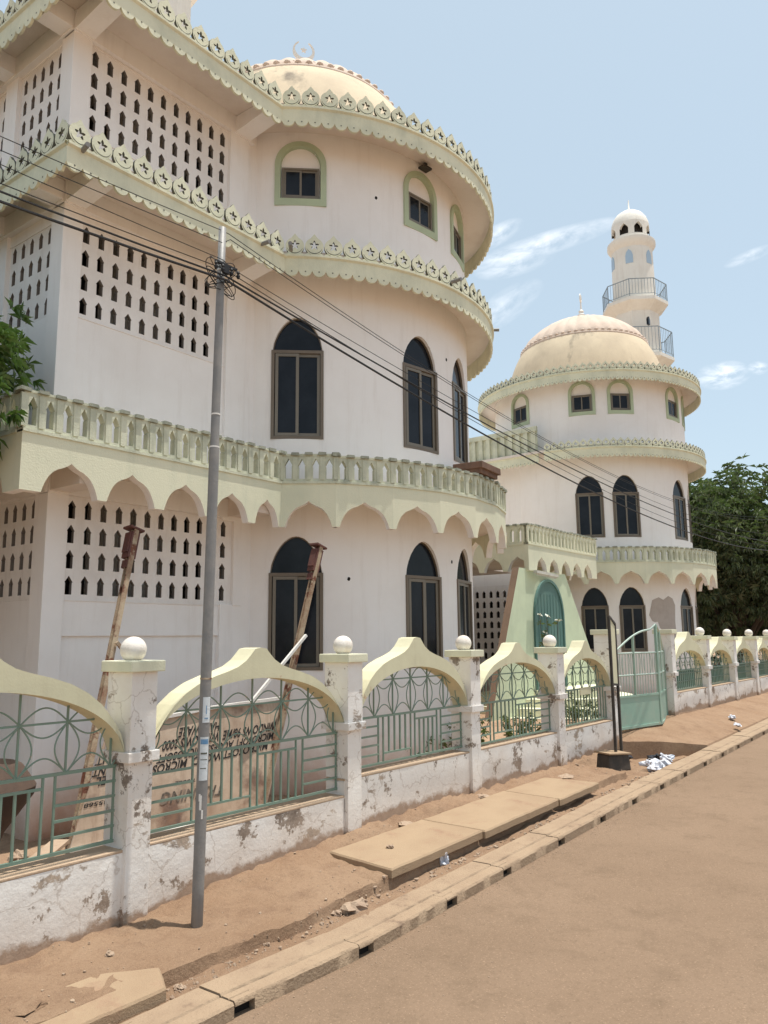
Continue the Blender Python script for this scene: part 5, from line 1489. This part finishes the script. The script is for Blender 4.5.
# thin cloud wisps at fixed directions
tc = nt.nodes.new('ShaderNodeTexCoord')
def vdot(vec):
    n = nt.nodes.new('ShaderNodeVectorMath'); n.operation = 'DOT_PRODUCT'; n.inputs[1].default_value = vec
    nt.links.new(tc.outputs['Generated'], n.inputs[0]); return n.outputs['Value']
def wm(op, a, b=None, clamp=False):
    n = nt.nodes.new('ShaderNodeMath'); n.operation = op; n.use_clamp = clamp
    for i, x in ((0, a), (1, b)):
        if x is None: continue
        if isinstance(x, (int, float)): n.inputs[i].default_value = x
        else: nt.links.new(x, n.inputs[i])
    return n.outputs[0]
def cloud(cdir, axis, ul, vl, sc, dens, lo=.38):
    c = Vector(cdir).normalized(); a = Vector(axis); a = (a-c*a.dot(c)).normalized(); b = c.cross(a)
    u = vdot(a); v = vdot(b); wv = vdot(c)
    e = wm('ADD', wm('POWER', wm('ABSOLUTE', wm('DIVIDE', u, ul)), 2.0), wm('POWER', wm('ABSOLUTE', wm('DIVIDE', v, vl)), 2.0))
    fall = wm('SUBTRACT', 1.0, wm('SQRT', e), True)
    cb = nt.nodes.new('ShaderNodeCombineXYZ'); nt.links.new(wm('MULTIPLY', u, sc), cb.inputs[0]); nt.links.new(wm('MULTIPLY', v, sc*2.6), cb.inputs[1])
    nz = nt.nodes.new('ShaderNodeTexNoise'); nz.inputs['Scale'].default_value = 1; nz.inputs['Detail'].default_value = 9; nz.inputs['Roughness'].default_value = .62; nz.inputs['Distortion'].default_value = .4
    nt.links.new(cb.outputs[0], nz.inputs['Vector'])
    mr = nt.nodes.new('ShaderNodeMapRange'); mr.inputs['From Min'].default_value = lo; mr.inputs['From Max'].default_value = .68
    nt.links.new(nz.outputs['Fac'], mr.inputs['Value'])
    r = wm('MULTIPLY', wm('MULTIPLY', mr.outputs['Result'], wm('POWER', fall, .8)), dens, True)
    return wm('MULTIPLY', r, wm('GREATER_THAN', wv, 0.0))
CLOUDS = []
CLOUDS += [cloud((0.805, .383, .452), (.342, -.923, .174), .095, .014, 18, .95),
           cloud((0.798, .414, .437), (.385, -.909, .159), .05, .016, 22, .7),
           cloud((.9292, .225, .293), (.2386, -.971, -.01), .030, .017, 34, 1.0, .40),
           cloud((.7763, .4239, .4665), (.266, -.891, .367), .034, .012, 30, .7),
           cloud((.8083, .4419, .389), (.247, -.855, .457), .06, .020, 26, .45),
           cloud((.9364, .189, .2955), (.24, -.96, -.147), .012, .008, 60, .7, .40),
           cloud((.8946, .179, .4095), (.11, -.976, .185), .028, .007, 36, .5)]
tot = CLOUDS[0]
for c_ in CLOUDS[1:]: tot = wm('MAXIMUM', tot, c_)
# thin overall haze: the sky's blue paled a little, as under a dusty sky
mx = nt.nodes.new('ShaderNodeMix'); mx.data_type = 'RGBA'; mx.inputs[0].default_value = .5
nt.links.new(sky.outputs[0], mx.inputs[6]); mx.inputs[7].default_value = (5.6, 6.75, 7.1, 1)
m2 = nt.nodes.new('ShaderNodeMix'); m2.data_type = 'RGBA'
nt.links.new(tot, m2.inputs[0]); nt.links.new(mx.outputs[2], m2.inputs[6]); m2.inputs[7].default_value = (9.9, 10.0, 10.1, 1)
nt.links.new(m2.outputs[2], bg.inputs['Color']); bg.inputs['Strength'].default_value = .108

sun = bpy.data.lights.new('sun', 'SUN'); sun.energy = 3.9; sun.angle = rad(.53); sun.color = (1.0, .96, .88)
so = bpy.data.objects.new('sun', sun); COL.objects.link(so); so.location = (0, 0, 40)
so.rotation_euler = (-sd).to_track_quat('-Z', 'Y').to_euler()

cam = bpy.data.cameras.new('camera'); co = bpy.data.objects.new('camera', cam); COL.objects.link(co); scene.camera = co
cam.sensor_fit = 'HORIZONTAL'; cam.sensor_width = 36; cam.lens = 799.0/768*36; cam.clip_start = .05; cam.clip_end = 3000
R = Matrix(((0.6099428805567166, -0.1186544831951169, -0.7835118353132099), (-0.7923820766502017, -0.10381800353551181, -0.6011259990596102), (-0.010016339735095789, 0.9874932585894449, -0.15734273792810066)))
co.matrix_world = Matrix.Translation((0, 0, 2.2)) @ R.to_4x4()

scene.render.engine = 'CYCLES'
scene.cycles.max_bounces = 8; scene.cycles.diffuse_bounces = 5
scene.view_settings.view_transform = 'Standard'
try: scene.view_settings.look = 'None'
except Exception: pass
scene.view_settings.exposure = 0.48; scene.view_settings.gamma = 1.0; scene.view_settings.use_curve_mapping = False
